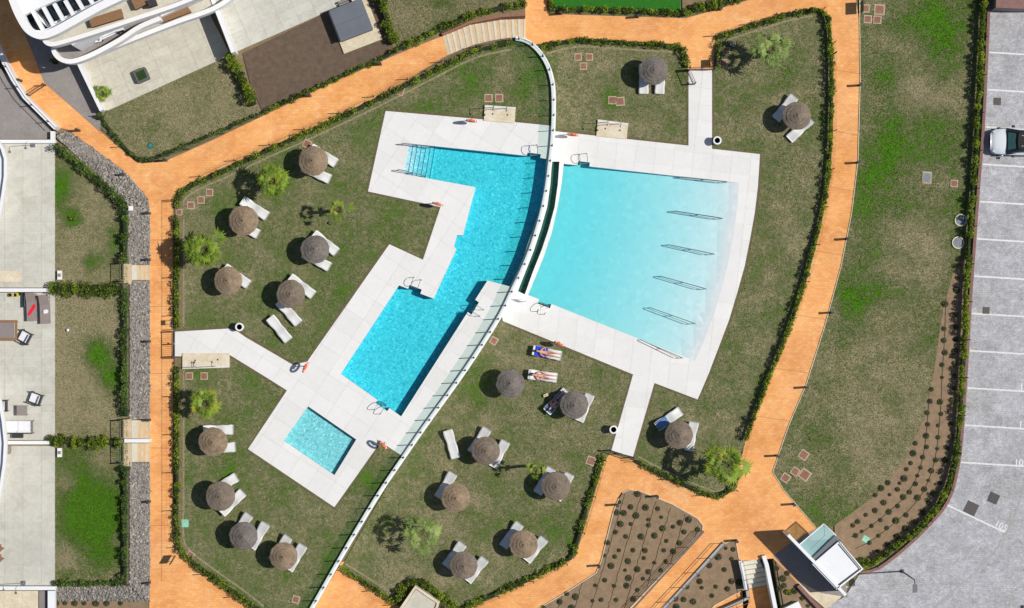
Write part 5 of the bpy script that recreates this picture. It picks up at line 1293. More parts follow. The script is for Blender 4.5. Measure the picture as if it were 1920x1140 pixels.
palm(385, 758, ZL, 2.5, 1.35, 22, 'palm beside the left hedge below the stone shower tray')
palm(1446, 92, ZR, 3.2, 1.7, 16, 'pale fan palm in the top right lawn casting a long trunk shadow', 'palm_pale', .05, .13, .5)
palm(1363, 872, ZR, 3.6, 1.75, 22, 'palm at the bottom tip of the right lawn overhanging the path', dry=.15, low=.4)
palm(1003, 881, ZR, 3.3, .8, 8, 'small young palm in the middle of the lower parasol lawn', dry=.15, tr=.09)
palm(790, 1000, ZR, 3.1, 1.6, 15, 'sparse pale palm near the curved wall at the bottom', 'palm_pale', .02, .11, .5)
palm(192, 175, ZL, .9, .75, 20, 'small bushy palm in the corner of the top left villa patio', dry=.05, tr=.09)
fr = empty('fruit_cluster', P(619, 418, ZL), label='small brown stump on the lawn below the sparse palm', cat='stump'); m = MB(); m.lathe([(.001, .22), (.1, .2), (.14, .05), (.16, 0)], 9); m.build('wood', M['bark'], fr)
fr.name = 'tree_stump'

# ================================================================== POOL EQUIPMENT
def ladder(x, y, ang, z, lab):
    """ang: heading (world degrees) from the deck towards the water"""
    o = empty('pool_ladder', tuple(P(x, y, z + .05)), R(ang), label=lab, cat='pool ladder')
    for s in (-.25, .25):
        m = MB(); pts = [(-.52, s, 0), (-.52, s, .50), (-.46, s, .68), (-.32, s, .77), (-.16, s, .76), (.02, s, .62), (.10, s, .38), (.10, s, -.95)]
        m.tube(pts, .021, 7); m.build('handrail', M['steel'], o); k = MB(); k.lathe([(.001, .02), (.05, .015), (.05, 0)], 10, (-.52, s, 0)); k.build('anchor_plate', M['steel'], o)
    for i in range(3): m = MB(); m.box((.11, 0, -.25 - .27 * i), (.09, .5, .025)); m.build('rung', M['steel'], o)
ladder(1001, 287, -85, ZL, 'steel pool ladder in the upper edge of the large pool by the curved wall')
ladder(1094, 303, -85, ZR, 'steel pool ladder in the upper edge of the beach entry pool')
ladder(778, 536, -110, ZL, 'steel pool ladder below the deck notch of the large pool')
ladder(891, 579, 148, ZL, 'steel pool ladder on the white peninsula of the large pool')
ladder(716, 760, 55, ZL, 'steel pool ladder in the lower left edge of the large pool')
ladder(1020, 573, 68, ZR, 'steel pool ladder in the lower left edge of the beach entry pool')
def rail(a, b, z, lab, h=.9, zb=None):
    pa, pb = P(*a, z + .03), P(*b, z + .03); d = pb - pa; L = d.length; o = empty('pool_handrail', tuple(pa), math.atan2(d.y, d.x), label=lab, cat='handrail')
    dz = (zb or 0)
    m = MB(); m.tube([(0, 0, 0), (0, 0, h - .15), (.12, 0, h), (L * .5, 0, h + dz * .5), (L - .12, 0, h + dz), (L, 0, h - .15 + dz), (L, 0, dz)], .024, 7); m.build('top_rail', M['steel_rail'], o)
    m = MB(); m.tube([(.02, 0, h * .45), (L - .02, 0, h * .45 + dz)], .016, 6); m.build('middle_rail', M['steel_rail'], o)
    m = MB(); m.tube([(L * .5, 0, dz * .5), (L * .5, 0, h + dz * .5)], .022, 6); m.build('post', M['steel_rail'], o)
RAILS = [((1362, 342), (1275, 332), 'highest'), ((1353, 410), (1264, 396), 'second highest'), ((1338, 477), (1253, 459), 'third highest'), ((1323, 542), (1238, 518), 'third lowest'), ((1303, 607), (1219, 577), 'second lowest'), ((1279, 671), (1200, 637), 'lowest')]
for a, b, w in RAILS: rail(a, b, ZR - .05, f'{w} of the six long handrails in the beach entry pool', .8, -.35)
rail((756, 270), (808, 276), ZL, 'upper handrail of the submerged steps in the large pool', .85, -.5)
rail((748, 319), (797, 330), ZL, 'lower handrail of the submerged steps in the large pool', .85, -.5)
def ring(x, y, z, ang, lab):
    p = P(x, y, z + 1.1); o = empty('lifebuoy_stand', (p.x, p.y, z), R(ang), label=lab, cat='lifebuoy')
    m = MB(); m.tube([(0, .06, 0), (0, .06, 1.35)], .03, 7); m.build('post', M['steel'], o); m = MB(); m.box((0, .035, 1.12), (.34, .015, .34)); m.build('board', M['white'], o)
    n = 32; m = MB(); m.tube([(.31 * math.cos(a), -.06, 1.12 + .31 * math.sin(a)) for a in [2 * math.pi * i / n for i in range(n)]], .075, 8, closed=True); rg = m.build('ring', M['orange'], o, smooth=True)
    for k in range(4):
        a0 = k * math.pi / 2 + .6; m = MB(); m.tube([(.31 * math.cos(a), -.06, 1.12 + .31 * math.sin(a)) for a in (a0, a0 + .1, a0 + .2)], .079, 8); m.build('band', M['white'], rg)
    m = MB(); m.lathe([(.001, .03), (.12, .02), (.13, 0)], 10, (0, .06, 0)); m.build('foot', M['steel'], o)
for a in ((884, 225, ZL, -5, 'orange lifebuoy at the top edge of the deck above the large pool'), (1074, 251, ZR, -5, 'orange lifebuoy at the top edge of the deck right of the curved wall'),
          (821, 381, ZL, -14, 'orange lifebuoy at the corner of the inner lawn'), (571, 688, ZL, 62, 'orange lifebuoy at the meeting of the left walkway and the deck'),
          (720, 833, ZL, -46, 'orange lifebuoy right of the small square pool'), (1049, 643, ZR, -22, 'orange lifebuoy just above the sunbathers')): ring(*a)
sg = empty('depth_sign', P(983, 563, ZR), R(-20), label='small upright sign at the lower end of the overflow channel', cat='sign')
m = MB(); m.box((0, 0, .75), (.55, .03, .4)); m.build('panel', M['white'], sg)
for s in (-.2, .2): m = MB(); m.tube([(s, 0, 0), (s, 0, .56)], .018, 6); m.build('post', M['steel'], sg)
def shower(poly, z, lab, side):
    o = empty('shower_tray', tuple(P(*poly[0], z)), label=lab, cat='shower'); o0 = Vector(o.location); top = [P(*q, z + .12) - o0 for q in poly]
    m = MB(); m.prism(top, -.05, .10); m.build('tray', M['tray'], o)
    a, b = (top[0], top[1]) if side == 'top' else (top[3], top[2]); c = sum(top, Vector()) / 4
    m = MB(); d = (b - a); L = d.length; no = (c - a.lerp(b, .5)).normalized()
    mm = wall_mb([(0, 0), (1, 0)], .1, 0, .1)  # placeholder for shape reuse
    w = MB(); q = [a, b, b + no * .16, a + no * .16]; w.prism(q, .10, .16); w.build('rim', M['walk'], o)
    for t in (.3, .72):
        p = a.lerp(b, t) + no * .12; s = MB(); s.tube([(p.x, p.y, .1), (p.x, p.y, 2.0), (p.x + no.x * .1, p.y + no.y * .1, 2.15), (p.x + no.x * .32, p.y + no.y * .32, 2.12)], .022, 6); k = s.build('shower_pole', M['steel'], o)
        h = MB(); h.lathe([(.001, 2.11), (.07, 2.10), (.08, 2.07), (.001, 2.07)], 10, (p.x + no.x * .34, p.y + no.y * .34, 0)); h.build('shower_head', M['steel'], k)
    for t in (.27, .75):
        p = a.lerp(b, t) + no * .55; s = MB(); s.lathe([(.001, .108), (.06, .107), (.065, .101)], 10, (p.x, p.y, 0)); s.build('drain', M['iron'], o)
shower([(909, 197), (967, 201), (965, 231), (907, 226)], ZL + .04, 'cream stone shower tray above the large pool deck', 'top')
shower([(1121, 224), (1178, 231), (1175, 261), (1118, 255)], ZR + .04, 'cream stone shower tray above the beach entry pool deck', 'top')
shower([(342, 662), (430, 662), (430, 689), (342, 692)], ZL + .04, 'wide cream stone shower tray beside the left walkway', 'bottom')
def bin_(x, y, z, lab):
    o = empty('litter_bin', tuple(P(x, y, z + .4)), label=lab, cat='bin'); o.location.z = z
    m = MB(); m.lathe([(.20, 0), (.24, .1), (.27, .68), (.29, .74), (.27, .78), (.19, .78), (.18, .70)], 20); m.build('body', M['coping'], o, smooth=False)
    m = MB(); m.lathe([(.19, .76), (.185, .5), (.17, .12), (.001, .12)], 16); m.build('liner', M['black'], o)
bin_(450, 613, ZL, 'round white litter bin beside the left walkway'); bin_(1344, 264, ZR, 'round white litter bin beside the top walkway'); bin_(1150, 805, ZR, 'round white litter bin beside the lower walkway')

# ------------------------------------------------------------------ path lights
bm_p = MB(); bm_p.prism([(-.045, -.075), (.045, -.075), (.045, .075), (-.045, .075)], .02, .86); BP = bm_p.mesh('post', M['dark'])
bm_h = MB(); bm_h.box((-.03, 0, .90), (.20, .16, .09)); BH = bm_h.mesh('lamp_head', M['dark'])
bm_b = MB(); bm_b.box((0, 0, .01), (.16, .16, .02)); BB = bm_b.mesh('base_plate', M['iron'])
BOL = [(1611, 160, ZR, 'right side of the right path level with the top right parasol'), (1607, 305, ZR, 'right side of the right path level with the car'), (1587, 448, ZR, 'right side of the right path above the planting bed start'),
       (1558, 586, ZR, 'right side of the right path level with the fourth pool handrail'), (1511, 726, ZR, 'right side of the right path level with the deck corner'), (1456, 854, ZR, 'right side of the right path beside the overhanging palm'),
       (1487, 945, ZR, 'edge of the path below the four terracotta covers'), (1157, 946, ZR, 'left rim of the large triangular bed'), (1123, 1060, ZR, 'lower left rim of the large triangular bed'), (1232, 930, ZR, 'top rim of the large triangular bed'),
       (1380, 1013, ZR, 'top tip of the small triangular bed'), (582, 180, ZL, 'upper side of the sloping path below the brown garden'), (714, 121, ZL, 'upper side of the sloping path near the divider hedge'), (312, 301, ZL, 'upper side of the sloping path at the fork'),
       (1052, 26, ZR, 'top path below the artificial turf, left'), (1196, 32, ZR, 'top path below the artificial turf, middle'), (1350, 18, ZR, 'top path below the wild hedge'),
       (281, 400, ZL, 'top corner of the rubble slope'), (281, 487, ZL, 'rubble slope just above the uppermost entry steps'), (281, 640, ZL, 'rubble slope opposite the wide pool gate'), (281, 787, ZL, 'rubble slope just above the white step divider'),
       (281, 940, ZL, 'rubble slope level with the bright grass'), (281, 1092, ZL, 'rubble slope at the bottom corner'), (149, 245, ZL, 'upper end of the rubble slope'), (232, 328, ZL, 'middle of the diagonal rubble slope'), (40, 152, ZL, 'foot of the white diagonal wall')]
for x, y, z, w in BOL:
    w = w.replace('right side of the right path', 'right path edge')
    o = empty('path_light', tuple(P(x, y, z)), random.uniform(-.1, .1), label='dark post light on the ' + w if not w.startswith(('edge', 'top', 'middle', 'upper end', 'foot')) else 'dark post light at the ' + w, cat='path light', group='dark post lights along the orange paths')
    link('post', BP, o); link('lamp_head', BH, o); link('base_plate', BB, o)
# ------------------------------------------------------------------ covers in the ground
def cover(x, y, z, s, lab, mat='cover_red', rim='cover_rim', ang=0, name='manhole_cover', sy=None):
    o = empty(name, tuple(P(x, y, z + .02)), R(ang), label=lab, cat='ground cover'); sy = sy or s
    m = MB(); m.box((0, 0, 0), (s, sy, .05)); m.build('rim', M[rim], o)
    m = MB(); m.box((0, 0, .027), (s * .74, sy * .74, .02)); m.build('lid', M[mat], o)
    m = MB(); m.box((0, sy * .2, .04), (s * .2, .02, .012)); m.build('handle', M['iron'], o)
CV = [(1084, 107, ZR, .5, 'left terracotta cover of the T shaped group above the right lawn', 0), (1105, 107, ZR, .5, 'right terracotta cover of the T shaped group above the right lawn', 0), (1094, 124, ZR, .5, 'lower terracotta cover of the T shaped group above the right lawn', 0),
      (1148, 188, ZR, .55, 'left terracotta cover of the pair beside the bright green tuft', 0), (1163, 190, ZR, .6, 'right terracotta cover of the pair beside the bright green tuft', -5),
      (916, 184, ZL, .55, 'left cover of the pair above the shower tray of the large pool', 0), (936, 184, ZL, .55, 'right cover of the pair above the shower tray of the large pool', 0),
      (1623, 16, ZR, .55, 'upper left cover of the four at the top of the far right lawn', 0), (1649, 18, ZR, .72, 'largest cover of the four at the top of the far right lawn', 3), (1627, 36, ZR, .55, 'lower left cover of the four at the top of the far right lawn', 3), (1645, 37, ZR, .55, 'lower right cover of the four at the top of the far right lawn', 3),
      (1789, 344, ZR, .5, 'lone terracotta cover beside the car park hedge', 3), (1507, 853, ZR, .62, 'topmost of the four covers beside the path fork', 35), (1491, 884, ZR, .55, 'middle small cover of the row beside the path fork', 35), (1509, 890, ZR, .72, 'largest cover beside the path fork', 35), (1473, 896, ZR, .58, 'leftmost cover of the row beside the path fork', 35),
      (1108, 864, ZR, .6, 'terracotta cover beside the gate of the lower walkway', 20), (358, 385, ZL, .5, 'lowest of the three covers beside the upper left hedge corner', 0), (377, 375, ZL, .5, 'middle of the three covers beside the upper left hedge corner', 0), (393, 361, ZL, .5, 'highest of the three covers beside the upper left hedge corner', 0),
      (336, 398, ZL, .42, 'small cover in the gap of the left hedge', 0), (355, 705, ZL, .5, 'left of the two faded covers below the wide shower tray', 0), (383, 705, ZL, .5, 'right of the two faded covers below the wide shower tray', 0),
      (576, 270, ZL, .55, 'cover right above the topmost left parasol', 25), (750, 171, ZL, .55, 'cover beside the hedge above the large pool', 20), (555, 1124, ZL, .5, 'cover at the bottom edge left of the curved wall', 15), (357, 1041, ZL, .5, 'cover at the lower left hedge bend', 30), (1357, 118, ZR, .5, 'upper cover behind the top right fence', 0), (1362, 95, ZR, .5, 'lower cover behind the top right fence', 0), (926, 639, ZR, .5, 'small dark cover beside the curved wall on the lower lawn', 30)]
for x, y, z, s, lab, a in CV: cover(x, y, z, s, lab, ang=-a)
cover(1738, 333, ZR, .62, 'slate grey iron cover in the far right lawn', 'cover_grey', 'cover_rim', -3, sy=.82)
cover(347, 981, ZL, .46, 'pale green plastic cover beside the left hedge', 'cover_green', 'cover_green', 0, sy=.52); cover(1623, 1011, ZR, .46, 'pale green plastic cover between the bedding plants', 'cover_green', 'cover_green', -30, sy=.4)
for x, y, s, lab, a, mt in ((1870, 190, .5, 'upper grey drain grate in the car park', 3, 'iron'), (1849, 582, .46, 'small rusty drain grate in the car park beside a white line', 3, 'iron'), (1821, 953, .82, 'large brown drain grate beside the diagonal white line', 26, 'iron'), (1863, 934, .68, 'large black drain grate in the car park', 24, 'dark')):
    o = empty('drain_grate', tuple(P(x, y, ZR + .012)), R(-a), label=lab, cat='drain grate'); m = MB(); m.box((0, 0, 0), (s, s, .02)); m.build('frame', M[mt], o)
    for j in range(7): m = MB(); m.box((0, (j - 3) * s / 7.6, .014), (s * .86, s / 16, .012)); m.build('bar', M['iron'], o)
for x, y, lab in ((1801, 413, 'upper round concrete manhole ring beside the car park hedge'), (1796, 455, 'lower round concrete manhole ring beside the car park hedge')):
    o = empty('manhole_ring', tuple(P(x, y, ZR)), label=lab, cat='manhole'); m = MB(); m.lathe([(.42, 0), (.42, .12), (.36, .12), (.34, .05)], 20); m.build('ring', M['tray'], o); m = MB(); m.lathe([(.345, .06), (.001, .07)], 20); m.build('lid', M['cover_grey'], o)
o = empty('valve_cover', tuple(P(282, 273, ZL + .02)), label='round teal valve lid in the dry villa lawn', cat='ground cover'); m = MB(); m.lathe([(.001, .05), (.15, .05), (.18, .0)], 14); m.build('lid', M['teal'], o); m = MB(); m.lathe([(.2, .0), (.2, .02), (.17, .02)], 14); m.build('rim', M['dark'], o)

# ------------------------------------------------------------------ bedding plants
def plant_meshes(seed):
    r_ = np.random.default_rng(seed); n = 46; a = r_.uniform(0, 6.28, n); rr = r_.uniform(.02, .17, n)
    pts = np.stack([rr * np.cos(a), rr * np.sin(a), r_.uniform(.03, .2, n)], 1); v, f, t = leaf_cloud(pts, .05, r_.uniform(0, .6, n))
    return np_mesh('leaves', v, f, M['leaf_dark'], t)
PLM = [plant_meshes(s) for s in range(5)]
rgm = MB(); rgm.lathe([(.25, .0), (.20, .035), (.14, .012), (.001, .01)], 12); RG = rgm.mesh('soil_basin', simple('dark_soil', (.07, .05, .035), .95, .3, 12, .6))  # darker soil in the ring round each plant
def plant(x, y, z, lab, grp):
    o = empty('bedding_plant', tuple(P(x, y, z + .05)), random.uniform(0, 6), label=lab, cat='plant', group=grp); s = random.uniform(.5, 1.0); o.scale = (s, s, s)
    link('leaves', random.choice(PLM), o); link('soil_basin', RG, o)
LB1, LB2, LB3, LB4 = 'small dark shrub in its own soil basin in the large triangular bed', 'small dark shrub in its own soil basin in the small triangular bed', 'small dark shrub in its soil basin in the long bed by the car park', 'small dark shrub in the narrow bed right of the sunken stairs'
def inpoly(x, y, poly): return bool(inside(np.array([x]), np.array([y]), poly)[0])
def shrink(poly, k): c = np.mean(np.array(poly), 0); return [tuple(c + (np.array(p) - c) * k) for p in poly]
i = 0
for row in range(-2, 14):
    for colm in range(-2, 16):
        x = 990 + colm * 24.5 + row * 11 + random.uniform(-7, 7); y = 1150 - row * 19 + colm * 2 + random.uniform(-7, 7)
        if random.random() > .1 and inpoly(x, y, shrink(BED1, .955)): plant(x, y, ZR, LB1, 'bedding plants in the large triangular bed')
for x, y in [(1361, 1028), (1375, 1030), (1347, 1044), (1372, 1048), (1330, 1060), (1309, 1078), (1288, 1100), (1266, 1122), (1358, 1068), (1342, 1100), (1316, 1102), (1335, 1117), (1300, 1128), (1282, 1124), (1364, 1104), (1372, 1090), (1386, 1092), (1312, 1090), (1268, 1138), (1355, 1128)]:
    if inpoly(x, y, BED2): plant(x, y, ZR, LB2, 'bedding plants in the small triangular bed')
HC = HEDGES[24][0][7:]
hw = [Vector((x, y)) for x, y in smooth(HC, 4)]
for off in (13, 34, 56, 78, 100):
    acc = random.uniform(0, 10)
    for a, b in zip(hw[:-1], hw[1:]):
        d = b - a; L = d.length; no = Vector((-d.y, d.x)).normalized(); 
        if no.x > 0: no = -no
        while acc < L:
            q = a + d * (acc / L) + no * (off + random.uniform(-3, 3)); acc += 23
            if random.random() > .08 and inpoly(q.x, q.y, shrink(BED3, .985)) and q.y > 480: plant(q.x, q.y, ZR, LB3, 'bedding plants in rows beside the car park hedge')
        acc -= L
for x, y in [(1457, 1066), (1468, 1085), (1476, 1075), (1470, 1098), (1490, 1108), (1504, 1122), (1462, 1104), (1515, 1136)]:
    plant(x, y, ZR, LB4, 'bedding plants right of the sunken stairs')
for k, (b, c) in enumerate(zip(smooth(HC, 3)[:-1], smooth(HC, 3)[1:])): pass
for off, lab in ((34, 'black drip hose nearest the car park hedge'), (57, 'second black drip hose in the long bed')):
    pl = []
    for a, b in zip(hw[:-1], hw[1:]):
        d = b - a; no = Vector((-d.y, d.x)).normalized(); no = -no if no.x > 0 else no; q = a + no * off
        if inpoly(q.x, q.y, BED3): pl.append(P(q.x, q.y, ZR + .05))
    m = MB(); m.tube([tuple(p) for p in pl], .012, 4); o = m.build('drip_hose', M['black']); tag(o, lab, 'hose')
# bottom left bed with a line of plants
for x in (106, 122, 140, 158, 180, 200, 226):
    plant(x, 1131, ZL, 'small dark shrub in the row at the bottom left below the rubble', 'bedding plants below the rubble at the bottom left')
sheet('planting_bed_soil', [(104, 1125), (270, 1125), (265, 1190), (104, 1190)], ZL + .0, M['soil'], depth=.06)

# ================================================================== VEHICLE, STREET LAMP, SIGNS
def car(x, y, z, rz, lab):
    o = empty('parked_car', tuple(P(x, y, z)), rz, label=lab, cat='car')
    # x forward; length 4.2, half width .89
    st = [(-2.08, .60, .45, .62), (-2.0, .78, .30, .80), (-1.6, .87, .24, .92), (-.9, .90, .22, .93), (0, .90, .22, .92), (.8, .90, .22, .90), (1.35, .885, .24, .84), (1.75, .84, .26, .76), (1.98, .72, .30, .68), (2.09, .52, .36, .58)]
    vs = []; fs = []; K = 11
    for X, w, zb, zt in st:
        sec = [(-w * .93, zb), (-w, zb + .12), (-w, zt - .28), (-w * .985, zt - .12), (-w * .9, zt - .03), (-w * .45, zt + .03), (0, zt + .05)]
        sec = sec + [(-a, b) for a, b in reversed(sec[:-1])]
        vs += [(X, a, b) for a, b in sec]
    K = 13
    for i in range(len(st) - 1):
        for k in range(K - 1): fs.append((i * K + k, (i + 1) * K + k, (i + 1) * K + k + 1, i * K + k + 1))
        fs.append((i * K + K - 1, (i + 1) * K + K - 1, (i + 1) * K, i * K))
    fs += [tuple(reversed(range(K))), tuple((len(st) - 1) * K + k for k in range(K))]
    m = MB(); m.add(vs, fs); m.build('body', M['carwhite'], o, smooth=True)
    gl = [(-1.75, .62, .92, .98), (-1.45, .70, .90, 1.30), (-.9, .66, .90, 1.46), (0, .65, .90, 1.50), (.35, .66, .90, 1.44), (1.08, .76, .88, .94)]
    vs = []; fs = []; K = 6
    for X, w, zb, zt in gl: vs += [(X, -w * 1.2, zb), (X, -w * 1.12, zt - .10), (X, -w * .95, zt), (X, w * .95, zt), (X, w * 1.12, zt - .10), (X, w * 1.2, zb)]
    for i in range(len(gl) - 1):
        for k in range(K - 1): fs.append((i * K + k, (i + 1) * K + k, (i + 1) * K + k + 1, i * K + k + 1))
    fs += [tuple(reversed(range(K))), tuple((len(gl) - 1) * K + k for k in range(K))]
    m = MB(); m.add(vs, fs); m.build('windows', M['glass_dark'], o, smooth=False)
    m = MB(); m.prism([(-1.5, -.56), (-.9, -.585), (.2, -.575), (.42, -.5), (.46, 0), (.42, .5), (.2, .575), (-.9, .585), (-1.5, .56)], 1.44, 1.525); m.build('roof', M['black'], o)
    m = MB(); m.add([(.56, -.50, 1.37), (1.0, -.60, 1.015), (1.0, .60, 1.015), (.56, .50, 1.37)], [(0, 1, 2, 3)]); k = m.build('windscreen', simple('green_windscreen', (.07, .16, .15), .1, .1, 2, 0), o); md = k.modifiers.new('t', 'SOLIDIFY'); md.thickness = .01
    for s in (-1, 1):
        m = MB(); m.prism([(.55, s * .93), (.78, s * .93), (.74, s * 1.08), (.60, s * 1.08)], .92, 1.06, True); m.build('mirror', M['black'], o)
        m = MB(); m.prism([(1.62, s * .60), (1.90, s * .55), (1.99, s * .66), (1.72, s * .82)], .60, .735, True); m.build('headlight', M['steel'], o)
        m = MB(); m.box((-2.04, s * .60, .72), (.12, .22, .2)); m.build('tail_light', M['red'], o)
        m = MB(); m.box((-.3, s * .905, .28), (2.3, .05, .12)); m.build('sill', M['black'], o)
        for X in (-1.25, 1.30):
            w = MB(); vs = []
            w.tube([(X, s * .74, .32), (X, s * .93, .32)], .32, 18); wh = w.build('wheel', M['black'], o); r_ = MB(); r_.tube([(X, s * .932, .32), (X, s * .94, .32)], .2, 12); r_.build('rim', M['steel'], wh)
    m = MB(); m.prism([(1.85, -.74), (2.02, -.60), (2.10, -.3), (2.12, 0), (2.10, .3), (2.02, .60), (1.85, .74)], .30, .56, True); m.build('bumper', M['dark'], o)
    for s in (-.35, .35): m = MB(); m.box((.15, s, 1.53), (.10, .04, .012)); m.build('roof_mark', M['steel'], o)
    return o
car(1911, 267.5, ZR, R(180 - 1), 'white car with black roof parked nose to the hedge')
car(1952, 1166, ZR, R(60), 'dark car whose corner shows at the bottom right')
for ch in bpy.data.objects:
    if ch.parent and ch.parent.get('label') == 'dark car whose corner shows at the bottom right' and ch.name.startswith('body'): ch.data.materials[0] = simple('dark_blue_car_paint', (.01, .03, .08), .2, .05, 1, 0, 0, .6)
sl = empty('street_lamp', tuple(P(1691, 1071, ZR)), R(0), label='tall dark street lamp leaning into view over the car park', cat='street lamp')
m = MB(); m.tube([(0, 0, 0), (0, 0, 1.2), (0, 0, 4.3)], [.06, .05, .035], 8); m.build('pole', M['dark'], sl)
m = MB(); m.tube([(0, 0, 4.25), (0, -.15, 4.4), (0, -.45, 4.45)], .03, 6); m.build('arm', M['dark'], sl)
m = MB(); m.box((0, -.55, 4.44), (.30, .52, .08)); m.build('lamp_head', M['cover_tub'], sl); m = MB(); m.lathe([(.001, .03), (.15, .02), (.16, 0)], 10); m.build('foot', M['iron'], sl)
def board(x, y, z, rz, w, h0, h1, lab, mat='dark', posts=True):
    o = empty('notice_board', tuple(P(x, y, z)), R(rz), label=lab, cat='sign'); m = MB(); m.box((0, 0, (h0 + h1) / 2), (w, .04, h1 - h0)); m.build('panel', M[mat], o)
    for s in (-w * .35, w * .35): m = MB(); m.tube([(s, .03, 0), (s, .03, h1)], .02, 6); m.build('post', M['dark'], o)
board(1613, 15, ZR, 90, .8, .35, 1.3, 'dark notice board at the top end of the right path'); board(326.5, 604, ZL, 90, .34, .8, 1.15, 'small notice board on the fence just above the pool gate')
board(327, 1048, ZL, 60, .62, .45, 1.15, 'notice board on the fence bend at the lower left'); board(1342, 118, ZR, 90, .5, .5, 1.3, 'notice board on the fence beside the top right gate')
o = empty('equipment_cabinet', tuple(P(1372, 84, ZR)), label='round blue lidded drum behind the top right fence', cat='drum'); m = MB(); m.lathe([(.16, 0), (.17, .4), (.15, .44)], 14); m.build('body', M['dark'], o); m = MB(); m.lathe([(.001, .48), (.15, .46), (.18, .43)], 14); m.build('lid', M['cover_grey'], o)

# ================================================================== PATIO FURNITURE
def patio_lounger(x, y, rz, lab):
    o = empty('patio_lounger', tuple(P(x, y, ZG + .03)), R(rz), label=lab, cat='sun lounger')
    m = MB(); m.box((.33, 0, .36), (1.25, .62, .10)); m.build('seat_cushion', M['cloth_g'], o); m = MB(); m.box((-.62, 0, .52), (.68, .62, .10), M4=Matrix.Rotation(R(28), 4, 'Y')); m.build('back_cushion', M['cloth_g'], o)
    m = MB(); m.box((0, .33, .28), (1.9, .04, .06)); m.box((0, -.33, .28), (1.9, .04, .06)); m.build('frame', M['taupe'], o)
    for sx in (-.8, .8):
        for sy in (-.31, .31): m = MB(); m.box((sx, sy, .13), (.05, .05, .26)); m.build('leg', M['taupe'], o)
    return o
pl1 = patio_lounger(61, 575, -88, 'taupe patio lounger with a red towel beside the party wall'); pl2 = patio_lounger(86, 580, -88, 'taupe patio lounger with a small white pillow at the patio edge')
m = MB(); m.prism([(-.20, .26), (.02, .30), (.55, -.06), (.62, -.22), (.40, -.20), (-.10, .12)], .418, .435, True); o = m.build('towel', M['red'], None, tuple(pl1.location), pl1.rotation_euler.z - .0); tag(o, 'crumpled red towel on the taupe patio lounger', 'towel')
m = MB(); m.prism([(-.17, -.1), (-.05, -.14), (.14, -.12), (.18, .05), (.1, .13), (-.12, .12)], 0, .07, True); o = m.build('pillow', M['cloth_w'], None, tuple(P(86, 584, ZG + .46)), .2); tag(o, 'small white pillow on the taupe lounger at the patio edge', 'pillow')
o = empty('foam_noodle_bag', tuple(P(27, 553, ZG + .03)), 0, label='yellow and black bodyboard bundle beside the party wall', cat='bodyboard'); m = MB(); m.prism([(-.42, -.02), (-.3, .1), (.3, .12), (.42, .02), (.3, -.1), (-.3, -.12)], 0, .16, True); m.build('board', M['yellow'], o); m = MB(); m.box((-.25, 0, .17), (.2, .22, .03)); m.box((.1, 0, .17), (.16, .22, .03)); m.build('strap', M['black'], o)
o = empty('garden_tool_rack', tuple(P(47, 562, ZG + .03)), label='dark folded chair standing left of the red towel lounger', cat='chair'); m = MB(); m.box((0, 0, .35), (.1, .9, .06)); m.box((-.02, .4, .3), (.3, .2, .3)); m.build('frame', M['dark'], o); m = MB(); m.box((.06, -.1, .3), (.03, .8, .4)); m.build('seat', M['steel'], o)
o.name = 'folded_chair'
dt = empty('wooden_table', tuple(P(5, 619, ZG + .03)), label='long wooden framed table at the left edge of the middle patio', cat='table')
for sy in (-.6, .6): m = MB(); m.box((0, sy, .72), (2.3, .16, .06)); m.build('side_board', M['wood'], dt)
m = MB(); m.box((1.07, 0, .72), (.16, 1.04, .06)); m.build('end_board', M['wood'], dt); m = MB(); m.box((-.1, 0, .71), (2.1, 1.02, .03)); m.build('table_top', M['taupe'], dt)
for sx in (-1, 1):
    for sy in (-.55, .55): m = MB(); m.box((sx, sy, .34), (.08, .08, .68)); m.build('leg', M['wood'], dt)
def armchair(x, y, rz, lab, w=.75, d=.75, cush='cloth_w', long=False):
    o = empty('armchair' if not long else 'outdoor_sofa', tuple(P(x, y, ZG + .03)), R(rz), label=lab, cat='armchair' if not long else 'sofa')
    m = MB(); m.box((0, 0, .3), (w - .1, d - .08, .06)); m.build('frame', M['dark'], o)
    n = 2 if long else 1
    for i in range(n): m = MB(); m.box(((i - (n - 1) / 2) * (w - .2) / n, -.03, .39), ((w - .2) / n - .02, d - .16, .12)); m.build('seat_cushion', M[cush], o)
    m = MB(); m.box((0, d / 2 - .06, .58), (w - .1, .08, .42)); m.build('backrest', M['dark'], o)
    for i in range(n): m = MB(); m.box(((i - (n - 1) / 2) * (w - .2) / n, d / 2 - .15, .56), ((w - .2) / n - .04, .10, .32)); m.build('back_cushion', M[cush], o)
    for s in (-1, 1):
        m = MB(); m.box((s * (w / 2 - .04), 0, .56), (.07, d, .05)); m.build('armrest', M['taupe' if long else 'dark'], o)
        for sy in (-1, 1): m = MB(); m.box((s * (w / 2 - .04), sy * (d / 2 - .05), .27), (.05, .05, .54)); m.build('leg', M['dark'], o)
    return o
armchair(70, 747, -110, 'tilted dark armchair with pale cushion on the middle patio', .8, .85); armchair(5, 760, -90, 'dark armed chair cut by the left edge of the middle patio', .8, .9)
armchair(37, 800, 180, 'long outdoor sofa with pale cushions near the lower roof edge', 2.0, .9, long=True); armchair(50, 632, -118, 'white cushioned armchair beside the wooden table', .85, .8)
o = empty('coffee_table', tuple(P(44, 769, ZG + .03)), label='square taupe coffee table between the armchairs', cat='table'); m = MB(); m.box((0, 0, .42), (.68, .68, .04)); m.build('table_top', M['taupe'], o)
for sx in (-.28, .28):
    for sy in (-.28, .28): m = MB(); m.box((sx, sy, .2), (.05, .05, .4)); m.build('leg', M['dark'], o)
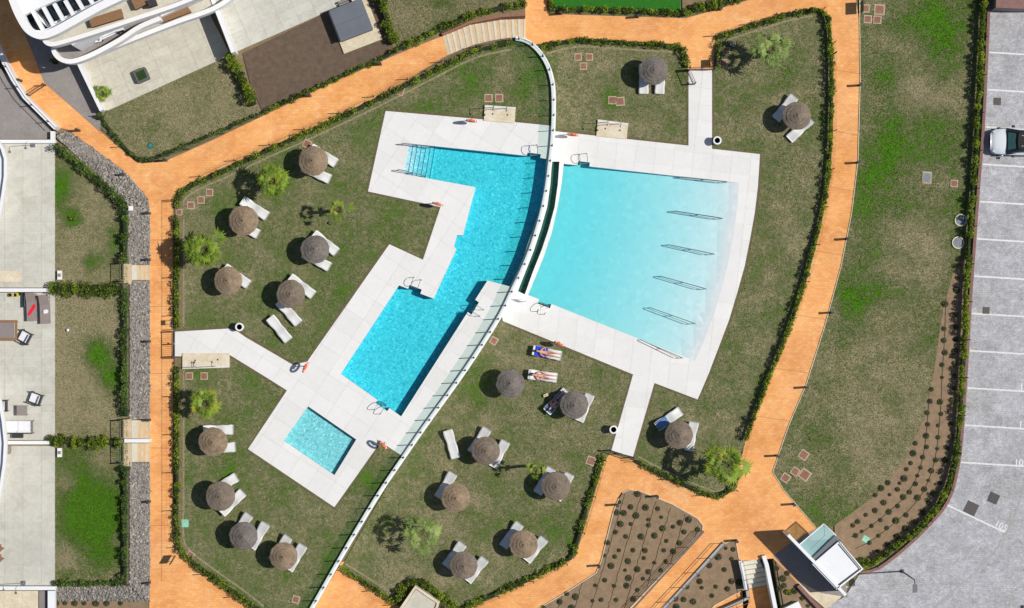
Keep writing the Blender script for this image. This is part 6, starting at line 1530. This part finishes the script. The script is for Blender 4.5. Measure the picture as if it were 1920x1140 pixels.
o = empty('storage_crate', tuple(P(35, 816, ZG + .03)), label='dark storage box behind the outdoor sofa', cat='box'); m = MB(); m.box((0, 0, .14), (.66, .3, .28)); m.build('body', M['pot'], o); m = MB(); m.box((0, 0, .3), (.7, .34, .03)); m.build('lid', M['dark'], o)
o = empty('side_table', tuple(P(17, 843, ZG + .03)), label='small taupe side table on the lowest left patio', cat='table'); m = MB(); m.box((0, 0, .42), (.38, .55, .04)); m.build('table_top', M['taupe'], o); m = MB(); m.box((0, 0, .2), (.3, .45, .4)); m.build('base', M['taupe'], o)
for i, (x, y) in enumerate(((2, 1027), (2, 1046))):
    o = empty('patio_stool', tuple(P(x, y, ZG + .03)), R(40), label=['upper', 'lower'][i] + ' wooden stool at the left edge of the lowest patio', cat='stool'); m = MB(); m.box((0, 0, .43), (.4, .4, .05)); m.build('seat', M['wood'], o)
    for sx in (-.15, .15):
        for sy in (-.15, .15): m = MB(); m.box((sx, sy, .2), (.04, .04, .4)); m.build('leg', M['wood'], o)
for x, y, lab in ((113, 516, 'white utility box on the lawn above the divider hedge'), (113, 848, 'white utility box on the lawn below the lower divider hedge'), (246, 391, 'white utility box on the rubble slope beside the hedge')):
    o = empty('utility_box', tuple(P(x, y, ZG)), label=lab, cat='utility box'); m = MB(); m.box((0, 0, .14), (.28, .6 if x < 200 else .3, .28)); m.build('body', M['coping'], o); m = MB(); m.box((0, 0, .295), (.2, .22, .03)); m.build('lid', M['taupe' if x < 200 else 'white'], o)
o = empty('ball', tuple(P(127, 619, ZG + .12)), label='white ball on the middle left garden lawn', cat='ball'); m = MB(); m.lathe([(.11 * math.sin(a), -.11 * math.cos(a)) for a in [math.pi * i / 8 for i in range(9)]], 12); m.build('skin', M['cloth_w'], o, smooth=True)
for x, y, lab in ((62, 272, 'patio shower pole casting a bent shadow below the upper party wall'), (44, 1093, 'patio shower pole casting a shadow above the lowest party wall')):
    o = empty('patio_shower', tuple(P(x, y, ZG + .03)), R(-90), label=lab, cat='shower'); m = MB(); m.tube([(0, 0, 0), (0, 0, 2.0), (.05, 0, 2.1), (.35, 0, 2.1)], .02, 6); m.build('pole', M['steel'], o); m = MB(); m.lathe([(.001, 2.1), (.09, 2.09), (.09, 2.07)], 10, (.36, 0, 0)); m.build('shower_head', M['steel'], o)
    m = MB(); m.box((0, 0, .03), (.3, .3, .06)); m.build('foot', M['steel'], o)
pt = empty('fire_table', tuple(P(267, 142, ZL + .06)), R(24), label='dark square planter table on the cream villa patio', cat='planter')
m = MB(); m.prism([(-.44, -.36), (-.36, -.44), (.36, -.44), (.44, -.36), (.44, .36), (.36, .44), (-.36, .44), (-.44, .36)], 0, .42, True); m.build('box', M['pot'], pt)
m = MB(); m.prism([(-.3, -.3), (.3, -.3), (.3, .3), (-.3, .3)], .421, .44); m.build('soil', M['leaf_dark'], pt)
pt.name = 'square_planter'
sb = empty('sand_slab', tuple(P(17, 518, ZG + .031)), label='flat sand coloured stone slab on the upper left patio', cat='slab'); m = MB(); m.box((.0, 0, .03), (1.6, .75, .05)); m.build('top', M['tray'], sb)

# ================================================================== GRASS BLADES ON THE LAWNS
def grass(poly, z, base, n, label, holes=()):
    xs, ys = zip(*poly); px = rng.uniform(max(min(xs), -10), min(max(xs), 1930), n); py = rng.uniform(max(min(ys), -10), min(max(ys), 1150), n)
    ok = inside(px, py, poly)
    for h in holes: ok &= ~inside(px, py, h)
    px, py = px[ok], py[ok]; n = len(px); s = (CAMH - z) / CAMH / PPM
    g = np.full(n, base + .25)
    for bx, by, rx, ry, a in BL:
        d = ((px - bx) / rx) ** 2 + ((py - by) / ry) ** 2; g += np.where(d < 4, a * np.exp(-d * 1.1), 0)
    g += rng.normal(0, .16, n) + .22 * np.sin(px * .045 + 2 * np.sin(py * .03)) * np.sin(py * .06 + 1.5 * np.sin(px * .021)); g = np.clip(g, 0, 1)
    c = np.stack([(px - 960) * s, (570 - py) * s, np.full(n, z)], 1); V = []; 
    ang = rng.uniform(0, 6.28, n); hh = rng.uniform(.03, .075, n) * (.7 + .6 * g); w = rng.uniform(.012, .03, n); le = rng.uniform(.01, .06, n)
    d = np.stack([np.cos(ang), np.sin(ang), np.zeros(n)], 1); e = np.stack([-np.sin(ang), np.cos(ang), np.zeros(n)], 1)
    v = np.stack([c - e * w[:, None], c + e * w[:, None], c + d * le[:, None] + np.array([0, 0, 1]) * hh[:, None]], 1).reshape(-1, 3)
    me = np_mesh('grass', v, np.arange(n * 3).reshape(n, 3), M['tuft'], np.repeat(g, 3)); o = link('grass', me); tag(o, label, 'grass', kind='stuff')
DKL = [DL, MP, SQ]; DKR = [RD, RP, TR]
grass(LAWN_L, ZL + .015, .41, 300000, 'short mown grass around the large angular pool', DKL)
grass(LAWN_R, ZR + .015, .33, 420000, 'short mown grass around the beach entry pool', DKR)
grass(LAWN_F, ZR + .015, .28, 200000, 'patchy grass on the far right lawn')
grass(LAWN_T1, ZL + .015, .15, 40000, 'dry grass of the top left villa garden'); grass(LAWN_T2, ZL + .015, .1, 30000, 'dry grass of the garden above the stairs')
grass(LAWN_G1, ZG, .08, 26000, 'dry grass of the uppermost left garden'); grass(LAWN_G2, ZG, .04, 26000, 'dry grass of the middle left garden'); grass(LAWN_G3, ZG, .1, 36000, 'grass of the lowest left garden')

for k in range(9):
    x0, y0, x1, y1 = 1010 + k * 31, 1160, 1085 + k * 31, 905; pl = [(x0 + (x1 - x0) * t / 60, y0 + (y1 - y0) * t / 60) for t in range(61)]
    pl = [q for q in pl if inpoly(q[0], q[1], shrink(BED1, .97))]
    if len(pl) > 3: m = MB(); m.tube([tuple(P(x + random.uniform(-1, 1), y, ZR + .04)) for x, y in pl], .011, 4); o = m.build('drip_hose', M['black']); tag(o, '%s black drip hose from the left in the large triangular bed' % ('first second third fourth fifth sixth seventh eighth ninth'.split()[k]), 'hose', 'drip hoses in the large triangular bed')
